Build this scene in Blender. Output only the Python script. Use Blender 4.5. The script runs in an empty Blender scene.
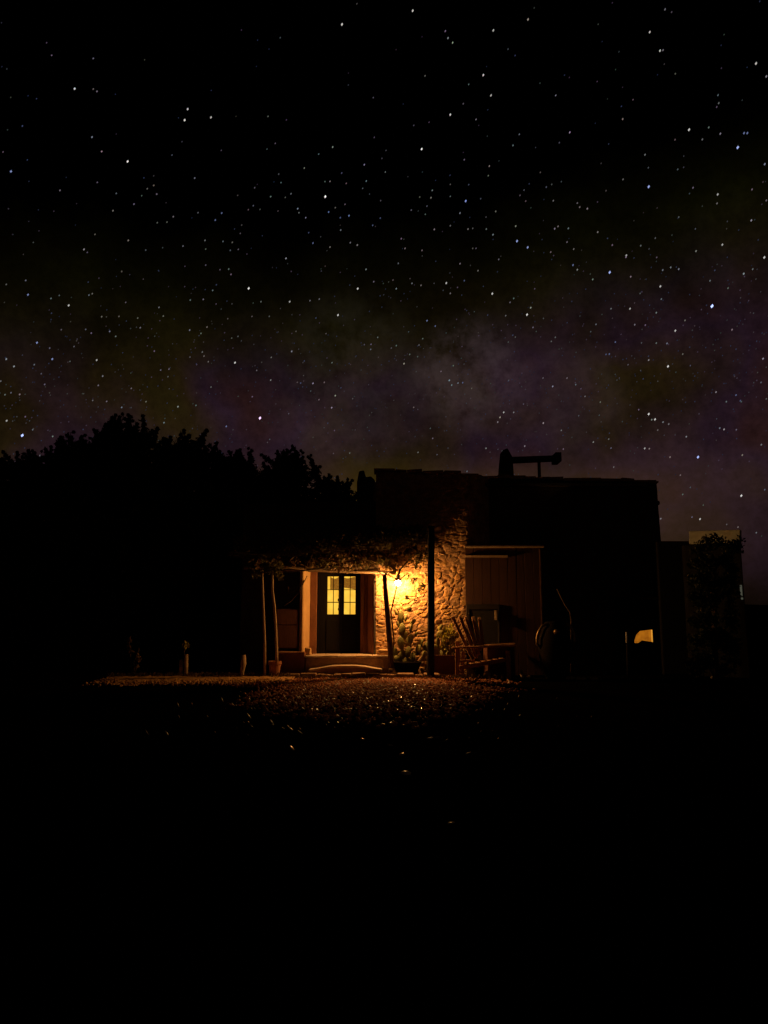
import bpy, bmesh, math, random
import numpy as np
from mathutils import Vector, noise as mnoise

# ------------------------------------------------------------------ camera, night sky, exposure
PITCH = math.radians(8.15); CAMH = 1.5; FPX = 740.0
sc = bpy.context.scene
COL = sc.collection
cam_d = bpy.data.cameras.new('camera'); cam = bpy.data.objects.new('camera', cam_d); COL.objects.link(cam)
cam.location = (0, 0, CAMH); cam.rotation_euler = (math.radians(90) + PITCH, 0, 0)
cam_d.sensor_fit = 'VERTICAL'; cam_d.sensor_height = 36.0; cam_d.lens = 36.0 * FPX / 1024.0
cam_d.clip_start = 0.05; cam_d.clip_end = 6000
sc.camera = cam
sc.view_settings.view_transform = 'Standard'; sc.view_settings.look = 'None'
sc.view_settings.exposure = 0.0; sc.view_settings.gamma = 1.0; sc.view_settings.use_curve_mapping = False
sc.render.engine = 'CYCLES'
sc.cycles.use_denoising = True
sc.cycles.sample_clamp_indirect = 2.0
sc.cycles.max_bounces = 5
LAMP_RGB = (1.0, 0.46, 0.125); LAMP_STRENGTH = 1500.0; LAMP_R = 0.072

wd = bpy.data.worlds.new('World'); sc.world = wd; wd.use_nodes = True
def build_world():
    nt = wd.node_tree; nt.nodes.clear(); N = nt.nodes; L = nt.links
    out = N.new('ShaderNodeOutputWorld'); bg = N.new('ShaderNodeBackground'); L.new(bg.outputs[0], out.inputs[0])
    tc = N.new('ShaderNodeTexCoord'); sep = N.new('ShaderNodeSeparateXYZ'); L.new(tc.outputs['Generated'], sep.inputs[0])
    def M(op, a, b=None, c=None):
        n = N.new('ShaderNodeMath'); n.operation = op
        for i, v in enumerate((a, b, c)):
            if v is None: continue
            if isinstance(v, (int, float)): n.inputs[i].default_value = v
            else: L.new(v, n.inputs[i])
        return n.outputs[0]
    def noise(scale, detail=4, rough=.55, off=(0, 0, 0)):
        mp = N.new('ShaderNodeMapping'); mp.inputs['Location'].default_value = off
        L.new(tc.outputs['Generated'], mp.inputs[0])
        n = N.new('ShaderNodeTexNoise'); n.inputs['Scale'].default_value = scale
        n.inputs['Detail'].default_value = detail; n.inputs['Roughness'].default_value = rough
        L.new(mp.outputs[0], n.inputs['Vector']); return n.outputs[0]
    def ramp(fac, stops):
        r = N.new('ShaderNodeValToRGB'); L.new(fac, r.inputs[0]); e = r.color_ramp.elements
        e[0].position, e[0].color = stops[0][0], (*stops[0][1], 1)
        e[1].position, e[1].color = stops[-1][0], (*stops[-1][1], 1)
        for p, c in stops[1:-1]:
            k = e.new(p); k.color = (*c, 1)
        return r.outputs[0]
    def mix(t, fac, a, b):
        m = N.new('ShaderNodeMix'); m.data_type = 'RGBA'; m.blend_type = t
        if isinstance(fac, (int, float)): m.inputs[0].default_value = fac
        else: L.new(fac, m.inputs[0])
        for i, v in ((6, a), (7, b)):
            if isinstance(v, tuple): m.inputs[i].default_value = (*v, 1)
            else: L.new(v, m.inputs[i])
        return m.outputs[2]
    def sm(x, lo, hi):
        n = N.new('ShaderNodeMapRange'); n.interpolation_type = 'SMOOTHSTEP'; L.new(x, n.inputs[0])
        n.inputs[1].default_value = lo; n.inputs[2].default_value = hi
        return n.outputs[0]
    z, x = sep.outputs[2], sep.outputs[0]
    n1 = noise(3.2, 5, .6); n2 = noise(9, 6, .65, (3, 1, 7)); n3 = noise(4.5, 3, .5, (9, 4, 2)); n4 = noise(26, 4, .7, (1, 8, 3)); n5 = noise(110, 3, .7, (5, 5, 3))
    # band of the milky way, tilted, over the northern horizon
    t = M('SUBTRACT', z, M('MULTIPLY', x, .09))
    t = M('ADD', t, M('MULTIPLY', M('SUBTRACT', n1, .5), .20))
    band = sm(t, .52, .22)
    dust = M('MULTIPLY_ADD', M('SUBTRACT', n2, .5), 2.0, .95)
    dust = M('MULTIPLY', M('MAXIMUM', dust, .15), M('MULTIPLY_ADD', n5, 1.0, .5))
    hue = ramp(n3, [(.30, (.0105, .0086, .0012)), (.43, (.0150, .0088, .0030)), (.51, (.0175, .0086, .0090)), (.57, (.0155, .0072, .0125)), (.68, (.0170, .0060, .0040))])
    edge = ramp(n1, [(.35, (.0100, .0098, .0010)), (.65, (.0125, .0085, .0018))])
    hue = mix('MIX', sm(t, .29, .44), hue, edge)                # the upper fringe is olive, the body mauve
    c = mix('MULTIPLY', 1.0, hue, mix('MIX', 1.0, (0, 0, 0), dust))
    c = mix('MULTIPLY', 1.0, c, mix('MIX', 1.0, (0, 0, 0), band))
    # pale star clouds of the galaxy core
    def blob(d, r0, r1, col, base):
        dp = N.new('ShaderNodeVectorMath'); dp.operation = 'DOT_PRODUCT'
        nr = N.new('ShaderNodeVectorMath'); nr.operation = 'NORMALIZE'; L.new(tc.outputs['Generated'], nr.inputs[0])
        L.new(nr.outputs[0], dp.inputs[0]); dp.inputs[1].default_value = d
        f = sm(dp.outputs['Value'], math.cos(math.radians(r1)), math.cos(math.radians(r0)))
        f = M('MULTIPLY', f, M('MAXIMUM', M('MULTIPLY_ADD', M('SUBTRACT', n4, .5), 4.0, .7), 0))
        return mix('ADD', f, base, col)
    def d(px, py):
        v = (512 - py) / FPX; r = Vector(((px - 384) / FPX, math.cos(PITCH) - v * math.sin(PITCH), math.sin(PITCH) + v * math.cos(PITCH)))
        return r.normalized()
    c = blob(d(470, 375), .3, 5.2, (.0200, .0135, .0150), c)
    c = blob(d(570, 395), .5, 5, (.0075, .0050, .0055), c)
    c = blob(d(350, 385), 1, 8, (.006, .005, .004), c)
    # faint skyglow low down
    low = sm(z, .225, .155); low2 = M('MULTIPLY', low, sm(x, -.42, -.05))
    low2 = M('MULTIPLY', low2, sm(x, .55, .2))
    c = mix('ADD', low2, c, (.0245, .0132, .0003))
    # darkness towards the ground
    c = mix('MULTIPLY', 1.0, c, mix('MIX', 1.0, (0, 0, 0), sm(z, -.03, .14)))
    L.new(c, bg.inputs[0]); bg.inputs[1].default_value = 1.0
build_world()

# ------------------------------------------------------------------ helpers
rng = np.random.default_rng(7); random.seed(7)
SP, CP = math.sin(PITCH), math.cos(PITCH)
def ray(px, py):
    v = (512 - py) / FPX
    return Vector(((px - 384) / FPX, CP - v * SP, SP + v * CP))
def W(px, py, Y):                      # world point seen at a picture position, at depth Y
    r = ray(px, py); k = Y / r.y
    return Vector((r.x * k, Y, CAMH + r.z * k))
def X(px, Y, py=640): return W(px, py, Y).x
def Z(py, Y): return W(384, py, Y).z
def GY(py):                            # depth of the flat ground seen at a picture row
    r = ray(384, py); return -CAMH / r.z * r.y
def SC(Y): return Y / (FPX * 1.015)    # metres per pixel at depth Y

def tag(o, label=None, cat=None, group=None, kind=None):
    if label: o['label'] = label
    if cat: o['category'] = cat
    if group: o['group'] = group
    if kind: o['kind'] = kind
    return o
def empty(name, loc, label, cat, group=None):
    o = bpy.data.objects.new(name, None); COL.objects.link(o); o.location = loc; o.empty_display_size = .2
    return tag(o, label, cat, group)

class MB:
    """collects shapes, builds ONE mesh object"""
    def __init__(s): s.v = []; s.f = []
    def add(s, vs, fs):
        b = len(s.v); s.v += [tuple(p) for p in vs]; s.f += [tuple(i + b for i in f) for f in fs]; return s
    def box(s, a, b, jit=0, rz=0, piv=None):
        x0, y0, z0 = a; x1, y1, z1 = b
        vs = [Vector((x, y, z)) for z in (z0, z1) for x, y in ((x0, y0), (x1, y0), (x1, y1), (x0, y1))]
        if jit: vs = [p + Vector([random.uniform(-jit, jit) for _ in range(3)]) for p in vs]
        if rz:
            c = Vector(piv) if piv else sum(vs, Vector()) / 8
            ca, sa = math.cos(rz), math.sin(rz)
            vs = [Vector((c.x + (p.x - c.x) * ca - (p.y - c.y) * sa, c.y + (p.x - c.x) * sa + (p.y - c.y) * ca, p.z)) for p in vs]
        return s.add(vs, [(3, 2, 1, 0), (4, 5, 6, 7), (0, 1, 5, 4), (1, 2, 6, 5), (2, 3, 7, 6), (3, 0, 4, 7)])
    def prism(s, poly, z0, z1):        # poly of (x, y), counter clockwise
        n = len(poly)
        return s.add([(x, y, z0) for x, y in poly] + [(x, y, z1) for x, y in poly],
            [tuple(range(n - 1, -1, -1)), tuple(range(n, 2 * n))] + [(i, (i + 1) % n, n + (i + 1) % n, n + i) for i in range(n)])
    def slab(s, poly, y0, y1):         # poly of (x, z), extruded along y
        n = len(poly)
        return s.add([(x, y0, z) for x, z in poly] + [(x, y1, z) for x, z in poly],
            [tuple(range(n)), tuple(range(2 * n - 1, n - 1, -1))] + [(i, n + i, n + (i + 1) % n, (i + 1) % n) for i in range(n)])
    def tube(s, pts, r, n=8, wob=0.0):
        pts = [Vector(p) for p in pts]; k = len(pts)
        rs = r if isinstance(r, (list, tuple)) else [r] * k
        vs = []; up = None
        for i, p in enumerate(pts):
            t = (pts[min(i + 1, k - 1)] - pts[max(i - 1, 0)]).normalized()
            if up is None: up = t.orthogonal().normalized()
            up = (up - t * up.dot(t)).normalized(); w = t.cross(up)
            for j in range(n):
                a = 2 * math.pi * j / n; q = rs[i] * (1 + random.uniform(-wob, wob))
                vs.append(p + (up * math.cos(a) + w * math.sin(a)) * q)
        fs = [(i * n + j, i * n + (j + 1) % n, (i + 1) * n + (j + 1) % n, (i + 1) * n + j) for i in range(k - 1) for j in range(n)]
        fs += [tuple(range(n - 1, -1, -1)), tuple(range((k - 1) * n, k * n))]
        return s.add(vs, fs)
    def lathe(s, prof, c, n=20, wob=0.0):     # prof (r, z)
        vs = [(c[0] + r * math.cos(2 * math.pi * j / n), c[1] + r * math.sin(2 * math.pi * j / n), c[2] + z) for r, z in prof for j in range(n)]
        m = len(prof)
        fs = [(i * n + j, i * n + (j + 1) % n, (i + 1) * n + (j + 1) % n, (i + 1) * n + j) for i in range(m - 1) for j in range(n)]
        fs += [tuple(range(n - 1, -1, -1)), tuple(range((m - 1) * n, m * n))]
        return s.add(vs, fs)
    def ball(s, c, r, rot=None, n=10, lump=0.0):
        rx, ry, rz = (r, r, r) if not isinstance(r, (tuple, list)) else r
        m = max(5, n // 2 + 1); vs = []
        for i in range(1, m):
            th = math.pi * i / m
            for j in range(n):
                a = 2 * math.pi * j / n
                vs.append(Vector((rx * math.sin(th) * math.cos(a), ry * math.sin(th) * math.sin(a), rz * math.cos(th))))
        vs += [Vector((0, 0, rz)), Vector((0, 0, -rz))]
        if lump: vs = [p * (1 + random.uniform(-lump, lump)) for p in vs]
        if rot: vs = [rot @ p for p in vs]
        C = Vector(c); vs = [p + C for p in vs]
        k = (m - 1) * n
        fs = [(i * n + j, (i + 1) * n + j, (i + 1) * n + (j + 1) % n, i * n + (j + 1) % n) for i in range(m - 2) for j in range(n)]
        fs += [(k, j, (j + 1) % n) for j in range(n)] + [(k + 1, (m - 2) * n + (j + 1) % n, (m - 2) * n + j) for j in range(n)]
        return s.add(vs, fs)
    def bevel_boxes(s): s.bv = True; return s
    def build(s, name, mat, parent=None, smooth=False, bevel=0, origin=None):
        me = bpy.data.meshes.new(name)
        o = Vector(origin) if origin is not None else Vector((0, 0, 0))
        if parent is not None: o = world_loc(parent)
        me.from_pydata([(x - o.x, y - o.y, z - o.z) for x, y, z in s.v], [], s.f); me.update()
        if smooth: me.polygons.foreach_set('use_smooth', [True] * len(me.polygons))
        return link(name, me, mat, parent, bevel, o if parent is None else None)
def world_loc(o):
    p = Vector(o.location)
    while o.parent: o = o.parent; p += o.location
    return p
def link(name, me, mat, parent=None, bevel=0, origin=None):
    ob = bpy.data.objects.new(name, me); COL.objects.link(ob)
    me.materials.append(mat)
    if parent is not None: ob.parent = parent
    elif origin is not None: ob.location = origin
    if bevel:
        b = ob.modifiers.new('bevel', 'BEVEL'); b.width = bevel; b.segments = 2; b.limit_method = 'ANGLE'; b.angle_limit = .6
    return ob
def np_mesh(name, verts, quads, mat, parent=None, origin=(0, 0, 0)):
    o = world_loc(parent) if parent is not None else Vector(origin)
    me = bpy.data.meshes.new(name); n = quads.shape[1]
    me.vertices.add(len(verts)); me.vertices.foreach_set('co', (verts - np.array(o)).astype(np.float32).ravel())
    me.loops.add(quads.size); me.loops.foreach_set('vertex_index', quads.astype(np.int32).ravel())
    me.polygons.add(len(quads)); me.polygons.foreach_set('loop_start', np.arange(0, quads.size, n, dtype=np.int32))
    me.update(calc_edges=True); me.validate()
    return link(name, me, mat, parent, 0, o if parent is None else None)

# ------------------------------------------------------------------ materials
def mat(name, c1, c2=None, scale=6.0, rough=.85, bump=.3, bscale=None, detail=5, spec=.3, wave=None, stretch=None, metal=0.0, obj_noise=0):
    m = bpy.data.materials.new(name); m.use_nodes = True; nt = m.node_tree; N, L = nt.nodes, nt.links
    b = N['Principled BSDF']; b.inputs['Roughness'].default_value = rough; b.inputs['Specular IOR Level'].default_value = spec
    b.inputs['Metallic'].default_value = metal
    tc = N.new('ShaderNodeTexCoord'); mp = N.new('ShaderNodeMapping'); L.new(tc.outputs['Object'], mp.inputs[0])
    if stretch: mp.inputs['Scale'].default_value = stretch
    n = N.new('ShaderNodeTexNoise'); n.inputs['Scale'].default_value = scale; n.inputs['Detail'].default_value = detail
    n.inputs['Roughness'].default_value = .65; L.new(mp.outputs[0], n.inputs['Vector'])
    c2 = c2 or tuple(v * .6 for v in c1)
    r = N.new('ShaderNodeValToRGB'); r.color_ramp.elements[0].position = .32; r.color_ramp.elements[1].position = .68
    r.color_ramp.elements[0].color = (*c2, 1); r.color_ramp.elements[1].color = (*c1, 1)
    L.new(n.outputs[0], r.inputs[0]); L.new(r.outputs[0], b.inputs['Base Color'])
    if bump:
        n2 = N.new('ShaderNodeTexNoise'); n2.inputs['Scale'].default_value = bscale or scale * 4; n2.inputs['Detail'].default_value = 6
        L.new(mp.outputs[0], n2.inputs['Vector'])
        bp = N.new('ShaderNodeBump'); bp.inputs['Strength'].default_value = bump; bp.inputs['Distance'].default_value = .03
        L.new(n2.outputs[0], bp.inputs['Height']); L.new(bp.outputs[0], b.inputs['Normal'])
    return m
def leaf_mat(name, c1, c2, trans=.25, rough=.55):
    m = mat(name, c1, c2, scale=2.2, rough=rough, bump=0, spec=.35); nt = m.node_tree; N, L = nt.nodes, nt.links
    b = N['Principled BSDF']; t = N.new('ShaderNodeBsdfTranslucent'); mx = N.new('ShaderNodeMixShader'); mx.inputs[0].default_value = trans
    L.new(b.inputs['Base Color'].links[0].from_socket, t.inputs[0])
    L.new(b.outputs[0], mx.inputs[1]); L.new(t.outputs[0], mx.inputs[2]); L.new(mx.outputs[0], N['Material Output'].inputs[0])
    return m
def emit(name, c1, strength, c2=None, scale=8):
    m = bpy.data.materials.new(name); m.use_nodes = True; nt = m.node_tree; N, L = nt.nodes, nt.links; N.clear()
    o = N.new('ShaderNodeOutputMaterial'); e = N.new('ShaderNodeEmission'); L.new(e.outputs[0], o.inputs[0]); e.inputs[1].default_value = strength
    e.inputs[0].default_value = (*c1, 1)
    if c2:
        tc = N.new('ShaderNodeTexCoord'); n = N.new('ShaderNodeTexNoise'); n.inputs['Scale'].default_value = scale; L.new(tc.outputs['Object'], n.inputs['Vector'])
        r = N.new('ShaderNodeValToRGB'); r.color_ramp.elements[0].position = .3; r.color_ramp.elements[1].position = .7
        r.color_ramp.elements[0].color = (*c2, 1); r.color_ramp.elements[1].color = (*c1, 1)
        L.new(n.outputs[0], r.inputs[0]); L.new(r.outputs[0], e.inputs[0])
    return m
MT = dict(
    stone=mat('rubble_stone', (.46, .30, .16), (.19, .10, .05), 4.5, .9, .4, 30),
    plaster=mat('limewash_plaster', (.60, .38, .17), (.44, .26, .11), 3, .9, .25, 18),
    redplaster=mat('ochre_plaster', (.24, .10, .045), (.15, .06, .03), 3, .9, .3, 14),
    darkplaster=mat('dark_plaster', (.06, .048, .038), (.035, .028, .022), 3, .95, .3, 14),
    slate=mat('landing_stone', (.36, .22, .12), (.22, .12, .06), 7, .8, .4, 30),
    palestep=mat('worn_stone_edge', (.66, .52, .38), (.45, .32, .2), 9, .7, .3, 40),
    oak=mat('dark_oak', (.022, .014, .010), (.012, .008, .006), 9, .6, .3, 40, stretch=(6, 6, .6)),
    barnred=mat('red_barn_boards', (.06, .02, .009), (.032, .011, .005), 7, .8, .4, 40, stretch=(5, 5, .6)),
    redwood=mat('red_brown_wood', (.13, .045, .022), (.07, .022, .012), 9, .7, .3, 40, stretch=(6, 6, .6)),
    bark=mat('bark', (.13, .085, .05), (.06, .04, .025), 10, .95, .7, 40, stretch=(3, 3, .6)),
    palewood=mat('weathered_pole', (.52, .37, .22), (.32, .21, .12), 10, .85, .4, 40, stretch=(5, 5, .5)),
    doorwood=mat('dark_door_wood', (.010, .008, .007), (.006, .005, .004), 9, .85, .2, 40, spec=.08, stretch=(6, 6, .6)),  # oak darkened so the door stays black beside the lamp
    tar=mat('tarred_timber', (.02, .016, .012), (.01, .008, .006), 10, .9, .4, 40, stretch=(5, 5, .5)),
    chairwood=mat('chair_wood', (.42, .21, .10), (.22, .11, .055), 10, .7, .3, 40, stretch=(5, 5, .7)),
    terracotta=mat('terracotta', (.42, .18, .085), (.30, .12, .055), 8, .85, .25, 40),
    darkpot=mat('dark_glazed_pot', (.014, .010, .008), (.008, .006, .005), 8, .85, .15, 30, spec=.06),
    iron=mat('dark_iron', (.03, .028, .026), (.015, .014, .013), 8, .5, .2, 40, metal=.6),
    brass=mat('old_metal', (.42, .28, .15), (.25, .16, .08), 8, .4, .1, 30, metal=.8),
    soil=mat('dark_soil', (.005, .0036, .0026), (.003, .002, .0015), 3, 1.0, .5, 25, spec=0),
    gravel=mat('gravel_stones', (.64, .24, .085), (.30, .095, .035), 26, .75, .2, 60, spec=.35),
    quartz=mat('pale_wet_chips', (.75, .75, .72), (.5, .5, .48), 12, .2, 0, 40, spec=1.0),
    path=mat('sandy_path', (.74, .42, .15), (.50, .26, .09), 5, .95, .6, 40),
    grass=leaf_mat('dry_grass', (.14, .075, .03), (.06, .035, .015), .2, .8),
    leaf=leaf_mat('vine_leaf', (.15, .13, .045), (.08, .07, .025), .35),
    dryleaf=leaf_mat('dry_brush', (.30, .19, .085), (.15, .09, .04), .25, .8),
    bushleaf=leaf_mat('yellow_green_leaf', (.55, .48, .07), (.32, .27, .045), .35),
    treeleaf=leaf_mat('dark_tree_leaf', (.035, .045, .018), (.018, .024, .01), .15),
    pad=mat('cactus_pad', (.26, .24, .07), (.13, .12, .045), 7, .6, .25, 60),
    palewall=mat('pale_render', (.70, .74, .66), (.55, .58, .50), 4, .9, .3, 20),
    rock=mat('edging_rock', (.50, .42, .32), (.3, .24, .18), 9, .8, .5, 30),
    white=mat('white_paint', (.78, .78, .74), (.6, .6, .56), 9, .5, .1, 40),
    bulb=emit('lamp_bulb', LAMP_RGB, LAMP_STRENGTH),
    pane=emit('lit_window_pane', (1.0, .60, .07), 1.18, (.80, .40, .03), 3),
    curtain=emit('backlit_curtain', (.34, .14, .012), 1.0, (.20, .07, .008), 22),
    farglow=emit('orange_glow_pane', (.46, .15, .007), 1.0, (.26, .075, .004), 7),
    edge_glow=emit('pane_edge_glow', (.72, .30, .03), 1.0),
    glint_glow=emit('pale_glint_glow', (.055, .055, .04), 1.0),
)

def stone_tints(m):                    # each stone of the rubble has its own colour, mortar is paler
    nt = m.node_tree; b = nt.nodes['Principled BSDF']; a = nt.nodes.new('ShaderNodeAttribute'); a.attribute_name = 'stone_tint'
    src = b.inputs['Base Color'].links[0].from_socket; mx = nt.nodes.new('ShaderNodeMix'); mx.data_type = 'RGBA'; mx.blend_type = 'MULTIPLY'; mx.inputs[0].default_value = 1
    nt.links.new(src, mx.inputs[6]); nt.links.new(a.outputs['Color'], mx.inputs[7]); nt.links.new(mx.outputs[2], b.inputs['Base Color'])
MT['rubble'] = MT['stone'].copy(); MT['rubble'].name = 'tinted_rubble'; stone_tints(MT['rubble'])

# ------------------------------------------------------------------ ground
def ground():
    n = 70; xs = np.linspace(-14, 14, n); ys = np.linspace(-3, 20.5, 60)
    def h(x, y): return .035 * mnoise.noise(Vector((x * .5, y * .5, 1))) + .012 * mnoise.noise(Vector((x * 2.3, y * 2.3, 4)))
    g = MB(); v = [(x, y, h(x, y) * min(1, (14 - abs(x)) / 2, (y + 3) / 2, (20.5 - y) / 1.5)) for y in ys for x in xs]
    f = [(j * n + i, j * n + i + 1, (j + 1) * n + i + 1, (j + 1) * n + i) for j in range(59) for i in range(n - 1)]
    g.add(v, f)
    B = [(-14, -3), (14, -3), (14, 20.5), (-14, 20.5)]; F = [(-900, -900), (900, -900), (900, 900), (-900, 900)]
    g.add([(x, y, 0) for x, y in B] + [(x, y, 0) for x, y in F], [(4, 5, 1, 0), (5, 6, 2, 1), (6, 7, 3, 2), (7, 4, 0, 3)])
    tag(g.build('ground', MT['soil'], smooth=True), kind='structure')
    # sandy path strip along the left of the house front, ragged front edge
    p = MB(); k = 90; top = []; bot = []
    for i in range(k + 1):
        x = -6.75 + 4.6 * i / k
        taper = min(1, (x + 6.95) / .8)
        yb = GY(679.2) + .12 * random.random()
        yf = yb - (GY(679.2) - GY(684.2)) * (1.0 + .5 * mnoise.noise(Vector((x * 2.2, 0, 3))) + .35 * random.random()) * taper * (1.15 - .5 * i / k)
        top.append((x, yb)); bot.append((x, yf))
    V = []; m = 7
    for (x, yb), (_, yf) in zip(top, bot):
        for j in range(m):
            t = j / (m - 1); y = yf + (yb - yf) * t
            V.append((x, y, .01 + .07 * math.sin(min(1, t * 1.6) * math.pi / 2) + .03 * mnoise.noise(Vector((x * 6, y * 6, 9))) * (0 < j) + .012 * random.random()))
    p.add(V, [(i * m + j, (i + 1) * m + j, (i + 1) * m + j + 1, i * m + j + 1) for i in range(k) for j in range(m - 1)])
    tag(p.build('path', MT['path'], smooth=True), kind='structure')
    # far hills
    hl = MB(); V = []; k = 120
    for i in range(k + 1):
        a = math.radians(-80 + 160 * i / k); R = 700
        hh = 14 + 12 * mnoise.noise(Vector((a * 2.2, 3, 0))) + 3 * mnoise.noise(Vector((a * 9, 1, 0)))
        for r, z in ((R, -1), (R + 60, max(4, hh)), (R + 200, -1)): V.append((r * math.sin(a), r * math.cos(a), z))
    hl.add(V, [(i * 3 + j, i * 3 + 3 + j, i * 3 + 4 + j, i * 3 + 1 + j) for i in range(k) for j in range(2)])
    tag(hl.build('hills', MT['soil'], smooth=True), kind='structure')
ground()

ICO_V = None
def ico():
    bm = bmesh.new(); bmesh.ops.create_icosphere(bm, subdivisions=1, radius=1)
    v = np.array([p.co[:] for p in bm.verts]); f = np.array([[q.index for q in t.verts] for t in bm.faces]); bm.free(); return v, f
def pebbles(name, pts, size, mt, label, flat=(.45, .8), tilt=.9, glint=False):
    v0, f0 = ico(); n = len(pts); size = np.broadcast_to(size, (n,))
    sc3 = np.stack([rng.uniform(.7, 1.25, n), rng.uniform(.6, 1.1, n), rng.uniform(*flat, n)], 1) * size[:, None]
    v = v0[None] * (1 + rng.uniform(-.18, .18, (n, len(v0), 1))) * sc3[:, None]
    a = rng.uniform(0, 2 * np.pi, n); t = rng.normal(0, tilt * .4, n)
    ct, st = np.cos(t)[:, None], np.sin(t)[:, None]
    x, y, z = v[..., 0], v[..., 1], v[..., 2]
    y, z = y * ct - z * st, y * st + z * ct
    ca, sa = np.cos(a)[:, None], np.sin(a)[:, None]
    v = np.stack([x * ca - y * sa, x * sa + y * ca, z], -1)
    if glint:                                        # shear each flat chip so it mirrors the lamp towards the camera
        lam = np.array(W(398, 583, 19.7)) - pts; lam /= np.linalg.norm(lam, axis=1)[:, None]
        eye = np.array((0, 0, CAMH)) - pts; eye /= np.linalg.norm(eye, axis=1)[:, None]
        hv = lam + eye; hv /= np.linalg.norm(hv, axis=1)[:, None]; hv += rng.normal(0, .03, hv.shape)
        hv /= np.linalg.norm(hv, axis=1)[:, None]
        v[..., 2] += -(v[..., 0] * hv[:, None, 0] + v[..., 1] * hv[:, None, 1]) / hv[:, None, 2]
    v = v + pts[:, None]
    f = (f0[None] + (np.arange(n) * len(v0))[:, None, None]).reshape(-1, 3)
    return tag(np_mesh(name, v.reshape(-1, 3), f, mt), label, 'gravel', kind='stuff')
def gravel():
    P = []
    while len(P) < 16000:
        y = 18.9 - 8.5 * rng.random() ** 1.9; x = rng.uniform(-4.5, 4.5)
        dd = math.hypot((x + .35) / 2.7, (y - 18.6) / 7.0) + .35 * mnoise.noise(Vector((x * .8, y * .8, 0)))
        if rng.random() < (dd - .40) / .75: continue
        P.append((x, y, .015 + .03 * rng.random()))
    P = np.array(P); pebbles('gravel', P, rng.uniform(.012, .045, len(P)), MT['gravel'], 'brown gravel in the lamplight in front of the doorstep')
    Q = []
    for i in range(2600):
        x = rng.uniform(-6.7, -2.2); Q.append((x, GY(679.2) - abs(rng.normal(.5, .45)) * (GY(679.2) - GY(684.2)), .05 + .02 * rng.random()))
    pebbles('path_gravel', np.array(Q), rng.uniform(.012, .04, len(Q)), MT['path'], 'loose sandy gravel strewn on the pale strip left of the doorstep')
    G = [(147, 732), (167, 733), (289, 727), (291, 729), (292, 748), (249, 716), (252, 726), (338, 716), (365, 716), (390, 745), (402, 754), (406, 773), (451, 823), (430, 738), (437, 737), (446, 740), (468, 753), (383, 724), (391, 723), (363, 739), (351, 709), (366, 711), (410, 722), (272, 722), (300, 732), (303, 708), (414, 709)]
    pts = []
    for px, py in G:
        r = ray(px, py); k = (CAMH - .04) / -r.z; pts.append((r.x * k, r.y * k, .04))
    sz = [random.uniform(.03, .048) for _ in pts]
    for i in range(420):
        y = 18.6 - 6.5 * rng.random() ** .8; x = rng.normal(-.1, 1.0); pts.append((x, y, .055)); sz.append(rng.uniform(.014, .03))
    for i in range(150):
        y = 9.3 + 6 * rng.random() ** .7; x = rng.normal(-.3, 1.3); pts.append((x, y, .045)); sz.append(rng.uniform(.010, .022))
    pebbles('quartz_chips', np.array(pts), np.array(sz), MT['quartz'], 'pale quartz chips glinting among the dark gravel', flat=(.10, .16), glint=True)
gravel()

def blades(name, pts, hmin, hmax, mt, label, cat):
    n = len(pts); a = rng.uniform(0, 2 * np.pi, n); h = rng.uniform(hmin, hmax, n); w = rng.uniform(.004, .009, n)
    lx, ly = rng.normal(0, .4, n) * h, rng.normal(0, .4, n) * h
    dx, dy = np.cos(a) * w, np.sin(a) * w
    p = np.array(pts)
    b0 = p + np.stack([dx, dy, 0 * w], 1); b1 = p - np.stack([dx, dy, 0 * w], 1)
    m = p + np.stack([lx * .4, ly * .4, h * .6], 1); m0 = m + np.stack([dx * .7, dy * .7, 0 * w], 1)
    t = p + np.stack([lx, ly, h], 1)
    v = np.stack([b0, b1, t, m0], 1).reshape(-1, 3); f = np.arange(n * 4).reshape(-1, 4)
    return tag(np_mesh(name, v, f, mt), label, cat, kind='stuff')
def grass():
    P = []
    for i in range(5200):
        x = rng.uniform(-2.7, 2.9); y = 18.55 + rng.normal(0, .18); P.append((x, y, 0.0))
    for i in range(1500):
        x = rng.uniform(-6.8, -2.3); y = GY(679.5) + rng.normal(0, .12); P.append((x, y, 0.05))
    blades('dry_grass', P, .05, .15, MT['grass'], 'dry brown grass fringe along the edge of the gravel', 'grass')
grass()

# ------------------------------------------------------------------ stone house
FY = 20.0
house = empty('stone_house', (0, FY, 0), 'old rubble stone farmhouse with lit double door and porch lamp', 'house')
xl, xm, xr = X(238, FY), X(376, FY, 480), X(655, FY, 480)
zt_m, zt_l = Z(475, FY), Z(502, FY)
door_l, door_r, door_t = X(303, FY), X(374, FY), Z(570, FY)
barn_l, barn_r, barn_t = X(466, FY), X(543, FY), Z(546, FY)
LAMP = W(398, 583, 19.58)

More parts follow.
